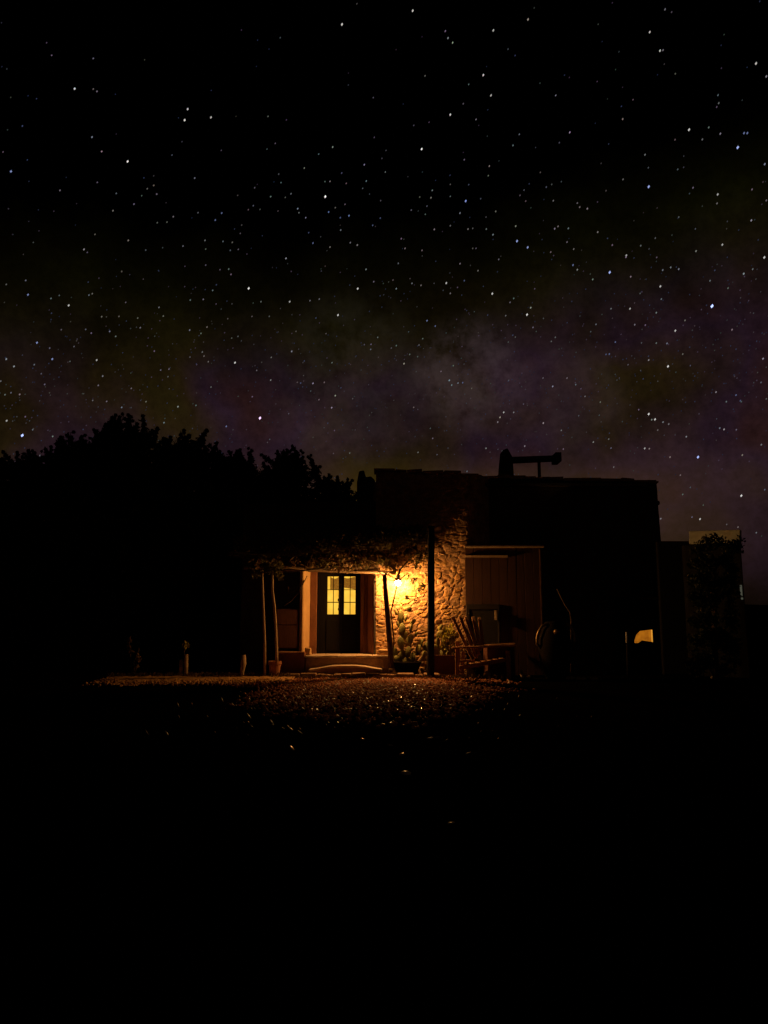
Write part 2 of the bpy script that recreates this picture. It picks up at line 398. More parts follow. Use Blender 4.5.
TINT = [(1, 1, 1)]; TINTS = []
def stone_h(x, z):
    """relief of coursed rubble: rounded irregular stones with sunk mortar"""
    wx = x + .06 * mnoise.noise(Vector((x * 3, 7, z * 3))); wz = z + .06 * mnoise.noise(Vector((x * 3, 2, z * 3)))
    ds, ps = mnoise.voronoi(Vector((wx * 4.4, .3, wz * 8.2)), distance_metric='DISTANCE', exponent=2.5)
    e = ds[1] - ds[0]; k = min(1, e / .28); k = k * k * (3 - 2 * k)
    pid = ps[0]; rnd = mnoise.cell(Vector((pid.x * 51.3, pid.y * 11, pid.z * 37.7)))
    tilt = (wz - pid.z / 8.2) * .25 * rnd
    TINT[0] = (1.25, 1.15, 1.05) if k < .35 else (.72 + .5 * abs(rnd), .68 + .5 * abs(rnd) * (1 - .25 * max(0, -rnd)), .6 + .55 * max(0, rnd))
    return (.012 + .019 * abs(rnd)) * k + .55 * tilt * k + .009 * mnoise.noise(Vector((x * 14, 1, z * 14))) + .02 * mnoise.noise(Vector((x * 1.3, 5, z * 1.3)))
def relief(mb, x0, x1, z0, z1, holes, step, ztop=None, amp=1.0, back=0.0):
    nx = int((x1 - x0) / step) + 1; nz = int((z1 - z0) / step) + 1
    xs = list(np.linspace(x0, x1, nx)); zs = list(np.linspace(z0, z1, nz))
    for a, b, c, d in holes:
        for L_, vals in ((xs, (a, b)), (zs, (c, d))):
            for q in vals:
                i = min(range(len(L_)), key=lambda t: abs(L_[t] - q))
                if abs(L_[i] - q) < step: L_[i] = q
    idx = {}; V = []; F = []
    def vid(i, j):
        if (i, j) not in idx:
            x, z = xs[i], zs[j]
            zz = z
            if ztop and j == len(zs) - 1: zz = z + ztop(x)
            idx[(i, j)] = len(V); V.append((x, FY + (back(x, z) if callable(back) else back) - .02 - (amp(x) if callable(amp) else amp) * stone_h(x, z), zz)); TINTS.append(TINT[0])
        return idx[(i, j)]
    for j in range(len(zs) - 1):
        for i in range(len(xs) - 1):
            cx, cz = (xs[i] + xs[i + 1]) / 2, (zs[j] + zs[j + 1]) / 2
            if any(a < cx < b and c < cz < d for a, b, c, d in holes): continue
            F.append((vid(i, j), vid(i + 1, j), vid(i + 1, j + 1), vid(i, j + 1)))
    mb.add(V, F)
FB = FY + .5; xrb = X(656, FB, 480)
def build_walls():
    w = MB()
    Hd = (door_l, door_r, -1, door_t); Hb = (barn_l, barn_r, -1, barn_t)
    slope = (Z(480, FY) - Z(472, FY)) / (xr - xm)
    def top(x): return slope * (x - (xm + xr) / 2) + .05 * mnoise.noise(Vector((x * 2.1, 0, 0))) + .025 * mnoise.noise(Vector((x * 8, 0, 0)))
    xk = X(492, FY, 510); xc = X(465, FY, 510); rnd_back = lambda x: .52 * max(0, min(1, (x - xc) / (xk - xc))) ** 1.7; xs_ = X(440, FY); relief(w, xm, barn_r + .6, 0, zt_m, [Hb, (xk, 99, barn_t + .02, 99), (barn_r, 99, -9, 99)], .032, top, lambda x: 1 - .6 * min(1, max(0, (x - xs_) / 1.2)), lambda x, z: rnd_back(x) if z > barn_t - .03 else 0)
    # solid cores behind the facing
    y0 = FY; D = 27.0
    w.box((door_r, y0, 0), (xc, y0 + .5, zt_m - .2)); w.box((xc, y0, 0), (barn_l, y0 + .5, barn_t)); w.box((barn_l, FB - .01, barn_t), (xk - .01, FB + .2, zt_m - .04)); w.box((barn_l - .01, y0 - .05, barn_t - .02), (barn_r, y0 + .55, barn_t + .03))
    w.box((barn_l, y0 + .35, 0), (barn_r, y0 + .5, barn_t)); w.box((door_r - .05, y0 + .5, 0), (barn_r, D, zt_m - .3))
    tints = list(TINTS)
    o = w.build('wall', MT['rubble'], house)
    at = o.data.color_attributes.new('stone_tint', 'FLOAT_COLOR', 'POINT'); tints += [(.8, .8, .8)] * (len(w.v) - len(tints))
    at.data.foreach_set('color', np.array([(*q, 1) for q in tints], np.float32).ravel())
    o['label'] = 'rubble stone wall around the porch lamp'
    # plainer right half of the front, plaster darkened to read as unlit
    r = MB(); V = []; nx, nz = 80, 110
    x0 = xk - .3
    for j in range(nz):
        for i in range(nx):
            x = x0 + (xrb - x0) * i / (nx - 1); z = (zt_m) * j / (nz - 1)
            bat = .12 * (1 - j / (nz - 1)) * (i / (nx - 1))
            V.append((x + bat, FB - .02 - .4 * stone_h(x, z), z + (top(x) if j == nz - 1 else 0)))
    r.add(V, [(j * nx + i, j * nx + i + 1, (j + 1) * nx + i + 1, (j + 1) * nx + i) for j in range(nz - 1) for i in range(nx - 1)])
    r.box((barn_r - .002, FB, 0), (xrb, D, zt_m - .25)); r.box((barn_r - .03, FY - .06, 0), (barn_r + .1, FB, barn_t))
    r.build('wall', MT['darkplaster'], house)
    # lower left wing around the door, plaster darkened to read as unlit
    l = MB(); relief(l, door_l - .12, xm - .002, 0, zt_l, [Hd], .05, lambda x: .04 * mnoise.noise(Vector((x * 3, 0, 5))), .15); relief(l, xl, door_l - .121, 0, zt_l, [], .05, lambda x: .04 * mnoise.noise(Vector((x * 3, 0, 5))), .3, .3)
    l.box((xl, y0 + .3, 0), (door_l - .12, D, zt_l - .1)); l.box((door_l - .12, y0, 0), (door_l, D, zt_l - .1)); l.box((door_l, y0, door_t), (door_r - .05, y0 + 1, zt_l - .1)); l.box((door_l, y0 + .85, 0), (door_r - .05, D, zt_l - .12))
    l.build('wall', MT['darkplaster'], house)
    rf = MB(); rf.box((xm, y0 + .35, zt_m - .24), (xr - .1, D, zt_m - .16)); rf.box((xl, y0 + .3, zt_l - .09), (xm, D, zt_l - .03))
    roof = rf.build('roof', MT['darkplaster'], house)
    # chimney stack with a flat stone hood, on the roof of the main block
    Q = lambda px, Y: X(px, Y, 465)
    CY = 21.0; c = MB()
    c.slab([(Q(500, CY), Z(482, CY)), (Q(514, CY), Z(482, CY)), (Q(513, CY), Z(457, CY)), (Q(508, CY), Z(448, CY)), (Q(503, CY), Z(450, CY)), (Q(501, CY), Z(466, CY))], CY, CY + .5)
    c.build('chimney', MT['darkplaster'], roof, bevel=.02)
    h = MB(); h.slab([(Q(513, CY), Z(460, CY)), (Q(557, CY), Z(458, CY)), (Q(557, CY), Z(455, CY)), (Q(513, CY), Z(456.5, CY))], CY + .02, CY + .55)
    h.box((Q(556, CY), CY + .01, Z(461, CY)), (Q(562, CY), CY + .56, Z(452, CY)))
    h.box((Q(540, CY), CY + .3, Z(482, CY)), (Q(543, CY), CY + .36, Z(459, CY)))
    h.build('flat_hood', MT['darkplaster'], roof, bevel=.01)
    s = MB(); CY = 21.2
    s.slab([(Q(357, CY), Z(503, CY)), (Q(376, CY), Z(503, CY)), (Q(375, CY), Z(480, CY)), (Q(371, CY), Z(476, CY)), (Q(366, CY), Z(477, CY)), (Q(364, CY), Z(470, CY)), (Q(359, CY), Z(471, CY)), (Q(357, CY), Z(482, CY))], CY, CY + .6)
    s.build('chimney', MT['darkplaster'], roof, bevel=.03)
    b = MB(); b.tube([(xrb - .2, FB + .2, Z(502, FB)), (xrb + .13, FB + .2, Z(502, FB))], .06, 8, .1); b.build('roof_beam', MT['bark'], house)
    # coping stones on the parapet
    cp = MB(); x = xm - .05
    while x < xrb:
        w_ = random.uniform(.28, .6); fy = FY + rnd_back(x + w_); zc = zt_m + top(min(x + w_ / 2, xr))
        cp.box((x, fy - .12, zc - .02), (min(x + w_, xrb + .04), fy + .4, zc + random.uniform(.03, .09)), .015); x += w_ + .012
    cp.build('coping', MT['stone'], house, bevel=.015)
build_walls()

def build_door():
    sill = Z(655, FY)
    # splayed niche: left splay faces the lamp, right splay shaded by a darker plaster
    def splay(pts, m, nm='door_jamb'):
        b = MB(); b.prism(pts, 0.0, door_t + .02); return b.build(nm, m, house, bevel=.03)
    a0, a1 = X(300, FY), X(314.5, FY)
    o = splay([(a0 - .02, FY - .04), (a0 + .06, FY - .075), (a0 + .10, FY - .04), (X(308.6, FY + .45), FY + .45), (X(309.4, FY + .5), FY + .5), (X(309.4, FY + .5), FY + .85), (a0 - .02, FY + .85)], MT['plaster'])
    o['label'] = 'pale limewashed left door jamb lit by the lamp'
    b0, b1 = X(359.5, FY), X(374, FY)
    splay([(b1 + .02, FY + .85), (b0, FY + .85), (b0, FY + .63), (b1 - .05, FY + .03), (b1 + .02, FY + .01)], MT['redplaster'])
    st = MB(); st.box((X(309.4, FY + .5) + .003, FY + .5, sill), (a1, FY + .62, door_t)); st.build('door_post', MT['redplaster'], house, bevel=.01)
    st = MB(); st.box((X(363, FY), FY + .25, sill), (X(367, FY), FY + .35, door_t)); st.build('door_post', MT['redwood'], house, bevel=.01)
    lt = MB(); lt.box((a0 - .1, FY - .10, door_t - .02), (b1 + .12, FY + .8, door_t + .16), .015); lt.build('lintel', MT['bark'], house, bevel=.02)
    # door: frame, two leaves with lit glazing
    dy = FY + .65; x0, x1 = X(315.5, dy), X(360, dy); zb, zt = Z(655, dy), Z(572, dy)
    fr = MB(); fr.box((x0, dy - .04, zb), (x0 + .1, dy + .08, zt)); fr.box((x1 - .06, dy - .04, zb), (x1, dy + .08, zt)); fr.box((x0 + .1, dy - .04, zt - .06), (x1 - .06, dy + .08, zt))
    door = fr.build('door', MT['doorwood'], house, bevel=.008)
    door['label'] = 'dark double door with lit panes'
    wins = [((327, 338.2)), ((343.8, 355.2))]; wt, wb = Z(576.5, dy), Z(614.3, dy); mid = X(341, dy)
    for i, (p0, p1) in enumerate(wins):
        l0 = x0 + .103 if i == 0 else mid + .003; l1 = mid - .003 if i == 0 else x1 - .063
        g0, g1 = X(p0, dy), X(p1, dy); lf = MB(); y0, y1 = dy - .015, dy + .04
        lf.box((l0, y0, zb + .01), (g0, y1, zt - .063)); lf.box((g1, y0, zb + .01), (l1, y1, zt - .063))
        lf.box((g0, y0, wt), (g1, y1, zt - .063)); lf.box((g0, y0, zb + .01), (g1, y1, wb))
        lf.box((g0 - .02, y0 - .02, zb + .12), (g1 + .02, y0 - .001, wb - .16))       # raised lower panel
        leaf = lf.build('door_leaf', MT['doorwood'], door, bevel=.006)
        gz = MB(); gz.add([(g0, dy + .03, wb), (g1, dy + .03, wb), (g1, dy + .03, wt), (g0, dy + .03, wt)], [(0, 1, 2, 3)]); gz.build('window', MT['pane'], door)
        mu = MB(); gm = (g0 + g1) / 2 + .01
        mu.box((g0, dy - .012, Z(602.3, dy) - .012), (g1, dy + .015, Z(602.3, dy) + .012))
        mu.box((g0, dy - .012, Z(589.8, dy) - .008), (g1, dy + .015, Z(589.8, dy) + .008))
        mu.box((gm - .010, dy - .009, wb), (gm + .010, dy + .012, wt))
        mu.build('muntin', MT['doorwood'], door)
        cu = MB(); ca = g0 + (.07 if i == 0 else 0); n = 14; V = []
        for j in range(n + 1):
            t = j / n; x = ca + (g1 - ca) * t; y = dy + .022 + .004 * math.sin(t * 25)
            V += [(x, y, Z(589.6 - (2 if i else 0) * (1 - t), dy)), (x, y, wt - (.02 * math.sin(t * 5) + .03 if i else .06 * abs(math.sin(t * 3))) + .0)]
        cu.add(V, [(2 * j, 2 * j + 2, 2 * j + 3, 2 * j + 1) for j in range(n)]); cu.build('curtain', MT['curtain'], door)
    hd = MB(); hx = X(338.6, dy)
    for py, r in ((585, .018), (590, .03), (596, .022), (600, .028), (606, .02), (609, .03)): hd.ball((hx + random.uniform(-.01, .02), dy - .05, Z(py, dy)), (r, .02, r * 1.6), None, 8, .1)
    hd.tube([(hx + .02, dy - .045, Z(583, dy)), (hx + .02, dy - .045, Z(612, dy))], .012, 6); hd.build('handle', MT['iron'], door, smooth=True)
    # landing, end blocks, curved step
    L0, L1 = X(306, 19.5), X(389, 19.5); zs = Z(655.5, 19.5)
    la = MB(); la.box((L0, 19.45, 0), (L1, FY + .63, zs - .05)); land = la.build('landing', MT['slate'], house, bevel=.02)
    n = 5
    tr = MB()
    for i in range(n):
        xa = L0 + (L1 - L0) * i / n; xb = L0 + (L1 - L0) * (i + 1) / n - .006
        tr.box((xa, 19.42 + random.uniform(-.02, .02), zs - .049), (xb, FY + .625, zs + random.uniform(-.006, .006)), .006)
    tr.build('tread', MT['palestep'], land, bevel=.012)
    bl = MB(); bl.box((X(378.5, 19.45), 19.5, zs + .002), (X(390, 19.45), 19.95, Z(649.5, 19.5)), .012); bl.build('landing_block', MT['plaster'], land, bevel=.025)
    bl = MB(); bl.box((X(304, 19.45), 19.62, zs + .002), (X(310, 19.45), FY - .1, Z(648, 19.6)), .01); bl.build('landing_block', MT['plaster'], land, bevel=.025)
    lw = MB(); lw.box((X(277, 19.45), 19.45, 0), (L0 - .004, FY - .1, Z(652, 19.5)), .015); lw.build('low_bench', MT['redplaster'], house, bevel=.03)
    prof = [(309, 669.9), (317, 669), (325, 667.4), (332, 666.3), (342, 665.9), (356, 666), (365, 666.8), (374, 668.5), (382, 669.9)]
    Ys = 19.05; pr = [(X(px, Ys), Z(py, Ys)) for px, py in prof]
    s = MB(); s.slab([(pr[0][0], 0), (pr[-1][0], 0)] + [(x, z - .035) for x, z in reversed(pr)], Ys, 19.44); stp = s.build('step', MT['slate'], house, bevel=.012)
    s2 = MB(); s2.slab([(x, z - .034) for x, z in pr] + [(x, z + .012) for x, z in reversed(pr)], Ys - .04, 19.438); s2.build('tread', MT['palestep'], stp, bevel=.012)
    # flat kerb stones along the foot of the step
    ks = MB(); x = X(285, 18.8)
    while x < X(428, 18.8):
        w_ = random.uniform(.18, .42); ks.box((x, 18.72 + random.uniform(-.03, .03), 0), (x + w_, 18.98, .10 + random.uniform(0, .05)), .02); x += w_ + .02
    ks.build('kerb', MT['slate'], house, bevel=.02)
    # shutter on the dim wall left of the door
    sy = FY - .02; cb = MB(); sx0, sx1 = X(276, sy), X(298, sy); z0, zm, z1 = Z(649, sy), Z(625, sy), Z(609, sy)
    cb.box((sx0, sy, z0), (sx1, FY + .27, z1)); cup = cb.build('cupboard', MT['redwood'], house, bevel=.008)
    for za, zb2 in ((z0 + .03, zm - .012), (zm + .012, z1 - .03)):
        m = MB(); m.box((sx0 + .025, sy - .028, za), (sx1 - .025, sy - .002, zb2)); m.build('cupboard_door', MT['redwood'], cup, bevel=.006)
build_door()

def build_barn():
    by = FY - .075; b = MB(); n = 9; w_ = (barn_r - barn_l) / n
    for i in range(n):
        b.box((barn_l + i * w_ + .004, by, 0), (barn_l + (i + 1) * w_ - .004, by + .05, barn_t - .02), .004)
    bd = b.build('barn_door', MT['barnred'], house, bevel=.006)
    l = MB(); l.box((barn_l - .02, FY - .15, barn_t - .06), (barn_r + .08, FY + .3, barn_t), .006); l.build('lintel', MT['palewood'], house, bevel=.01)
    l = MB(); l.box((barn_l, by - .06, Z(557.5, by)), (barn_l + .02 + (barn_r - barn_l) * .55, by - .003, Z(555.5, by)), .003); l.build('rail', MT['palewood'], bd)
    j = MB(); j.box((barn_r - .05, FY - .12, 0), (barn_r, FY + .3, barn_t - .075), .004); j.build('door_post', MT['barnred'], house, bevel=.01)
    # dark framed low window in the barn door
    w0, w1, z0, z1 = X(466.5, by), X(500, by), Z(646, by), Z(604, by); f = MB(); y0 = by - .045
    f.box((w0, y0, z1 - .15), (w1, by - .002, z1)); f.box((w0, y0, z0), (w0 + .09, by - .002, z1 - .15)); f.box((w1 - .05, y0, z0), (w1, by - .002, z1 - .15))
    fr = f.build('window_frame', MT['oak'], bd, bevel=.01)
    p = MB(); p.box((w0 + .09, by - .03, z0), (w1 - .05, by - .003, z1 - .15)); p.build('pane', MT['tar'], fr)
    e = MB(); e.box((X(495.2, y0), y0 - .04, Z(620, y0)), (X(497, y0), y0 - .002, Z(610.5, y0))); e.build('latch', MT['palewood'], fr)
build_barn()

def build_lamp():
    lp = MB(); x, y, z = LAMP
    wy = FY - .06
    lp.tube([(x + .02, wy + .06, z + .16), (x + .02, wy - .04, z + .2), (x + .01, y + .16, z + .26), (x, y, z + .24), (x, y, z + .13)], .014, 8)
    lp.ball((x + .02, wy, z + .16), (.06, .03, .09)); la = lp.build('wall_lamp', MT['iron'], house, smooth=True)
    la['label'] = 'wall lamp with bare glowing bulb'
    c = MB(); c.lathe([(.02, .14), (.05, .125), (.11, .075), (.115, .068), (.045, .11), (.018, .12)], (x, y, z), 20); c.build('lamp_shade', MT['brass'], la, smooth=True)
    b = MB(); b.ball((x, y, z), LAMP_R, None, 18); b.lathe([(.02, .06), (.02, .12)], (x, y, z), 12); b.build('bulb', MT['bulb'], la, smooth=True)
build_lamp()

# ------------------------------------------------------------------ foliage tools
def leaf_quads(C, size, squash=1.0, up=0.0):
    n = len(C); s = size * rng.uniform(.6, 1.3, n)
    a = rng.normal(size=(n, 3)); a[:, 2] = a[:, 2] * squash + up; a /= np.linalg.norm(a, axis=1)[:, None]
    b = rng.normal(size=(n, 3)); b -= a * (a * b).sum(1)[:, None]; b /= np.linalg.norm(b, axis=1)[:, None]
    nrm = np.cross(a, b)
    v = np.stack([C - a * s[:, None] * .5, C + b * s[:, None] * .28 + nrm * s[:, None] * .06, C + a * s[:, None] * .6, C - b * s[:, None] * .28 + nrm * s[:, None] * .06], 1)
    return v.reshape(-1, 3), np.arange(n * 4).reshape(-1, 4)
def clumps(cent, rad, per, fuzzy=False):
    cent = np.array(cent); rad = np.broadcast_to(np.array(rad, float), (len(cent),))
    d = rng.normal(size=(len(cent), per, 3)); d /= np.linalg.norm(d, axis=2)[..., None]
    r = np.minimum(np.abs(rng.normal(0, .55, (len(cent), per, 1))), 1.7) if fuzzy else rng.random((len(cent), per, 1)) ** .5
    return (cent[:, None] + d * r * rad[:, None, None]).reshape(-1, 3)

# ------------------------------------------------------------------ pergola, vine, posts
def pergola():
    t = empty('pergola', (-1.0, 18.9, 0), 'rustic brushwood pergola over the lit doorway', 'pergola')
    Yf = 18.9
    def pole(name, pts, r, m): return MB().tube(pts, r, 8, .08).build(name, m, t, smooth=True)
    def pl(a, Y): return [tuple(W(px, py, Y)) for px, py in a]
    pole('post', pl([(262, 570), (262.5, 590), (263.6, 615), (264.6, 640), (265, 681)], 18.6), .035, MT['palewood'])
    pole('post', pl([(384.5, 574), (386, 595), (388, 620), (390.5, 652), (391, 668)], 19.25), [.055, .06, .065, .07, .07], MT['bark'])
    zt = Z(546, 18.5)
    pole('beam', pl([(338, 550.5), (370, 547.5), (400, 545.5), (430, 543.5)], 19.6), .04, MT['palewood'])
    pole('beam', pl([(244, 568), (290, 567), (330, 571), (372, 572), (396, 573)], 19.72), .045, MT['palewood'])
    pole('beam', pl([(276, 571), (310, 570), (350, 571), (380, 569)], 19.8), .03, MT['palewood'])
    za = Z(556, 19)
    for i in range(9):
        px = 250 + i * 21 + random.uniform(-4, 4); a = W(px, 563 - i * 1.6, 18.55); b = (a.x + random.uniform(-.05, .1), 19.93, a.z + .22)
        pole('rafter', [tuple(a), ((a.x + b[0]) / 2, 19.3, (a.z + b[2]) / 2 + .03), b], .028, MT['bark'])
    # brushwood thatch: one mat of twigs
    br = MB()
    for i in range(520):
        px = random.uniform(246, 428); Y = random.uniform(18.5, 19.9)
        z = W(px, 0, Y).x, Z(562 - (px - 250) * .085, 18.7) + .06 + (Y - 18.55) * .16 + random.uniform(0, .16)
        x, z = X(px, Y, 560), z[1]; a = random.uniform(-.5, .5); L_ = random.uniform(.25, .6)
        p0 = (x - math.cos(a) * L_, Y - math.sin(a) * L_, z); p1 = (x + math.cos(a) * L_, min(19.9, Y + math.sin(a) * L_), z + random.uniform(-.08, .08))
        br.tube([p0, p1], .008, 4)
    b = br.build('brushwood', MT['bark'], t)
    return t
pergola()
def vine():
    t = empty('climbing_vine', (-.8, 19.0, 0), 'tangled climbing vine hanging from the pergola around the lamp', 'vine')
    for a, Y, r in (([(391, 668), (394, 640), (391, 612), (396, 590), (400, 570), (412, 556)], 19.35, .02), ([(405, 575), (400, 580), (392, 577), (383, 572)], 19.2, .014),
                    ([(304, 580), (299, 592), (291, 601), (284, 606)], 19.3, .018), ([(300, 583), (296, 590), (289, 594), (288, 586)], 19.3, .012), ([(307, 576), (301, 588), (300, 600)], 19.3, .012),
                    ([(374, 566), (381, 574), (389, 580), (397, 581)], 19.3, .012), ([(250, 566), (262, 574), (275, 568), (288, 572), (330, 568)], 18.7, .016), ([(392, 604), (399, 612), (397, 622)], 19.4, .012)):
        MB().tube([tuple(W(px, py, Y)) for px, py in a], r, 6, .2).build('stem', MT['bark'], t, smooth=True)
    C = []; R = []
    def band(n, x0, x1, f0, f1, Y0, Y1, r):
        for i in range(n):
            px = random.uniform(x0, x1); u = (px - x0) / (x1 - x0); y0, y1 = f0(px), f1(px)
            C.append(tuple(W(px, random.uniform(y0, y1), random.uniform(Y0, Y1)))); R.append(random.uniform(.5, 1.2) * r)
    lin = lambda a, b, c, d: (lambda x: b + (d - b) * (x - a) / (c - a))
    band(58, 250, 400, lin(250, 558, 400, 550), lin(250, 569, 400, 568), 18.9, 19.88, .13)
    band(60, 330, 428, lin(330, 553, 428, 546), lin(330, 566, 428, 560), 19.0, 19.88, .13)
    band(16, 404, 429, lambda x: 552, lambda x: 602, 18.9, 19.35, .10)
    band(12, 246, 282, lambda x: 564, lambda x: 577, 18.5, 18.8, .11)
    P = clumps(C, R, 26); v, f = leaf_quads(P, .075, 1, -.3)
    np_mesh('foliage', v, f, MT['leaf'], t)
    P = clumps(C[:110:2], np.array(R[:110:2]) * 1.4, 34); v, f = leaf_quads(P, .10, .7, -.2)
    np_mesh('dry_foliage', v, f, MT['dryleaf'], t)
    # thick dark layer of leaves on top of the pergola
    C = []
    for i in range(190):
        px = random.uniform(240, 424); Y = random.uniform(18.5, 19.9); C.append((X(px, Y, 555), Y, Z(552 - max(0, (px - 250)) * .06, 18.7) + (Y - 18.5) * .14 + random.uniform(.0, .25)))
    P = clumps(C, .24, 55); v, f = leaf_quads(P, .11); np_mesh('foliage', v, f, MT['leaf'], t)
vine()
def timber_post():
    Y = 18.55; p = MB(); a = W(430.6, 676, Y); b = W(431.4, 526, Y); r = .092
    pts = [a + (b - a) * t for t in (0, .2, .45, .7, .9, 1)]; pts[0].z = -.1
    p.tube([tuple(q + Vector((random.uniform(-.008, .008), 0, 0))) for q in pts], [r * 1.06, r, r * .98, r * 1.0, r * .96, r * .9], 12, .03)
    o = p.build('timber_post', MT['tar'], None, origin=(a.x, Y, 0)); tag(o, 'thick black timber post standing in front of the lamplit stone wall', 'post')
timber_post()
def potted_climber():
    Y = 18.75; c = W(274.5, 678, Y); zb = .0; zt = Z(663.5, Y); s = SC(Y)
    p = MB(); p.lathe([(4.2 * s, 0), (4.6 * s, .02), (6.0 * s, zt * .78), (6.7 * s, zt * .8), (6.8 * s, zt), (5.9 * s, zt), (5.4 * s, zt - .05), (.01, zt - .05)], (c.x, Y, 0.06), 22)
    o = p.build('flower_pot', MT['terracotta'], None, smooth=False, origin=(c.x, Y, 0)); tag(o, 'terracotta pot at the foot of the bent climber stem', 'flower pot')
    st = MB(); st.tube([tuple(W(px, py, Y)) for px, py in ((277, 668), (276.5, 650), (275.5, 625), (274.6, 608), (272.6, 592), (272.2, 570))], [.04, .036, .034, .036, .032, .028], 8, .1)
    o = empty('potted_climber', (c.x, Y, zt), 'bent pale stem rising from the terracotta pot to the pergola', 'climber')
    st.build('stem', MT['palewood'], o, smooth=True)
    C = [tuple(W(272 + random.uniform(-9, 9), 568 + random.uniform(-6, 6), Y)) for _ in range(14)]
    v, f = leaf_quads(clumps(C, .1, 24), .07); np_mesh('foliage', v, f, MT['leaf'], o)
potted_climber()

# ------------------------------------------------------------------ plants by the wall
from mathutils import Matrix
def pads(mb, L_, Y):
    for px, py, w_, h_, tilt in L_:
        y = Y + random.uniform(-.09, .09); s = SC(y)
        R = Matrix.Rotation(random.uniform(-1.15, 1.15), 3, 'Z') @ Matrix.Rotation(math.radians(tilt), 3, 'Y')
        mb.ball(W(px, py, y), (w_ * s, .035, h_ * s), R, 14, .03)
def cactus():
    Y = 19.52; c = W(407, 677, Y)
    t = empty('planter_pot', (c.x, Y, 0), 'wide dark glazed pot holding the prickly pear', 'pot'); s = SC(Y)
    p = MB(); p.lathe([(9 * s, 0), (10 * s, .03), (13.5 * s, .30), (14.5 * s, .32), (14.5 * s, .37), (12.8 * s, .37), (12.3 * s, .31), (.01, .31)], (c.x, Y, 0.02), 26)
    p.build('bowl', MT['darkpot'], t, smooth=True)
    o = empty('prickly_pear', (c.x, Y, .33), 'tall prickly pear cactus against the wall under the lamp', 'cactus'); Y = 19.7
    m = MB(); pads(m, [(402, 656, 4, 7, 5), (401, 643, 3.6, 7, -4), (402, 630, 3.4, 7, 3), (401, 617, 3.2, 7.5, 0), (401, 608, 2.2, 4, 0), (396, 612, 2.4, 4, -30), (408, 652, 4, 6, 20), (410, 640, 3.4, 6, 12), (411, 628, 2.6, 5, 20), (413, 622, 2.2, 4, 45),
        (409, 609, 3.2, 3, 60), (406, 618, 2, 4, 25), (395, 652, 3.4, 6, -25), (397, 660, 4, 5, -40), (413, 657, 5, 5, 40), (418, 650, 4, 6, 25), (421, 643, 3, 5, 40), (399, 625, 2.4, 4, -35), (405, 636, 3, 5, 30), (416, 634, 2.2, 4, 60), (390, 655, 3, 5, -45), (407, 662, 5, 5, 0)], Y)
    m.build('pad', MT['pad'], o, smooth=True)
    Y = 19.62; c = W(441, 677, Y)
    o = empty('prickly_pear', (c.x, Y, .45), 'low prickly pear cactus beside the black timber post', 'cactus')
    m = MB(); pads(m, [(436, 650, 4, 6, -20), (440, 634, 3.4, 4.5, 50), (444, 640, 3.6, 4, 70), (438, 642, 3.4, 5, -15), (446, 649, 4.6, 3.6, 60), (440, 655, 4.4, 5, 10), (427, 646, 3.4, 6, 30), (424, 655, 3.6, 5, 40), (441, 627, 2, 3, 30), (448, 655, 4, 4, 70)], Y)
    m.build('pad', MT['pad'], o, smooth=True)
    # leafy bush lit yellow green
    Y = 19.7; c = W(449, 678, Y)
    o = empty('leafy_bush', (c.x, Y, 0), 'yellow-green leafy bush lit against the stone wall', 'bush')
    s = MB()
    for i in range(7): s.tube([(c.x + .02 * i - .06, Y, .3), tuple(W(440 + i * 2.6, 640 + random.uniform(-6, 6), Y)), tuple(W(439 + i * 2.8, 628 + random.uniform(-4, 6), Y))], .009, 5)
    s.build('stem', MT['bark'], o)
    C = [tuple(W(random.uniform(440, 457), random.uniform(626, 656), Y + random.uniform(-.12, .1))) for _ in range(46)]
    v, f = leaf_quads(clumps(C, .09, 12), .10, 1, .2); np_mesh('foliage', v, f, MT['bushleaf'], o)
    Y = 19.4; b = MB(); x0, x1 = X(433, Y), X(458, Y); z1 = Z(655, Y)
    b.box((x0, Y - .15, 0), (x1, Y + .25, .05)); b.box((x0, Y - .15, .05), (x1, Y - .11, z1), .006); b.box((x0, Y + .21, .05), (x1, Y + .25, z1), .006); b.box((x0, Y - .108, .05), (x0 + .04, Y + .208, z1)); b.box((x1 - .04, Y - .108, .05), (x1, Y + .208, z1)); b.box((x0 + .041, Y - .107, .05), (x1 - .041, Y + .207, z1 - .07))
    o = b.build('planter_box', MT['redwood'], None, bevel=.01, origin=((x0 + x1) / 2, Y, 0)); tag(o, 'red-brown wooden planter box behind the slatted chair', 'planter')
cactus()

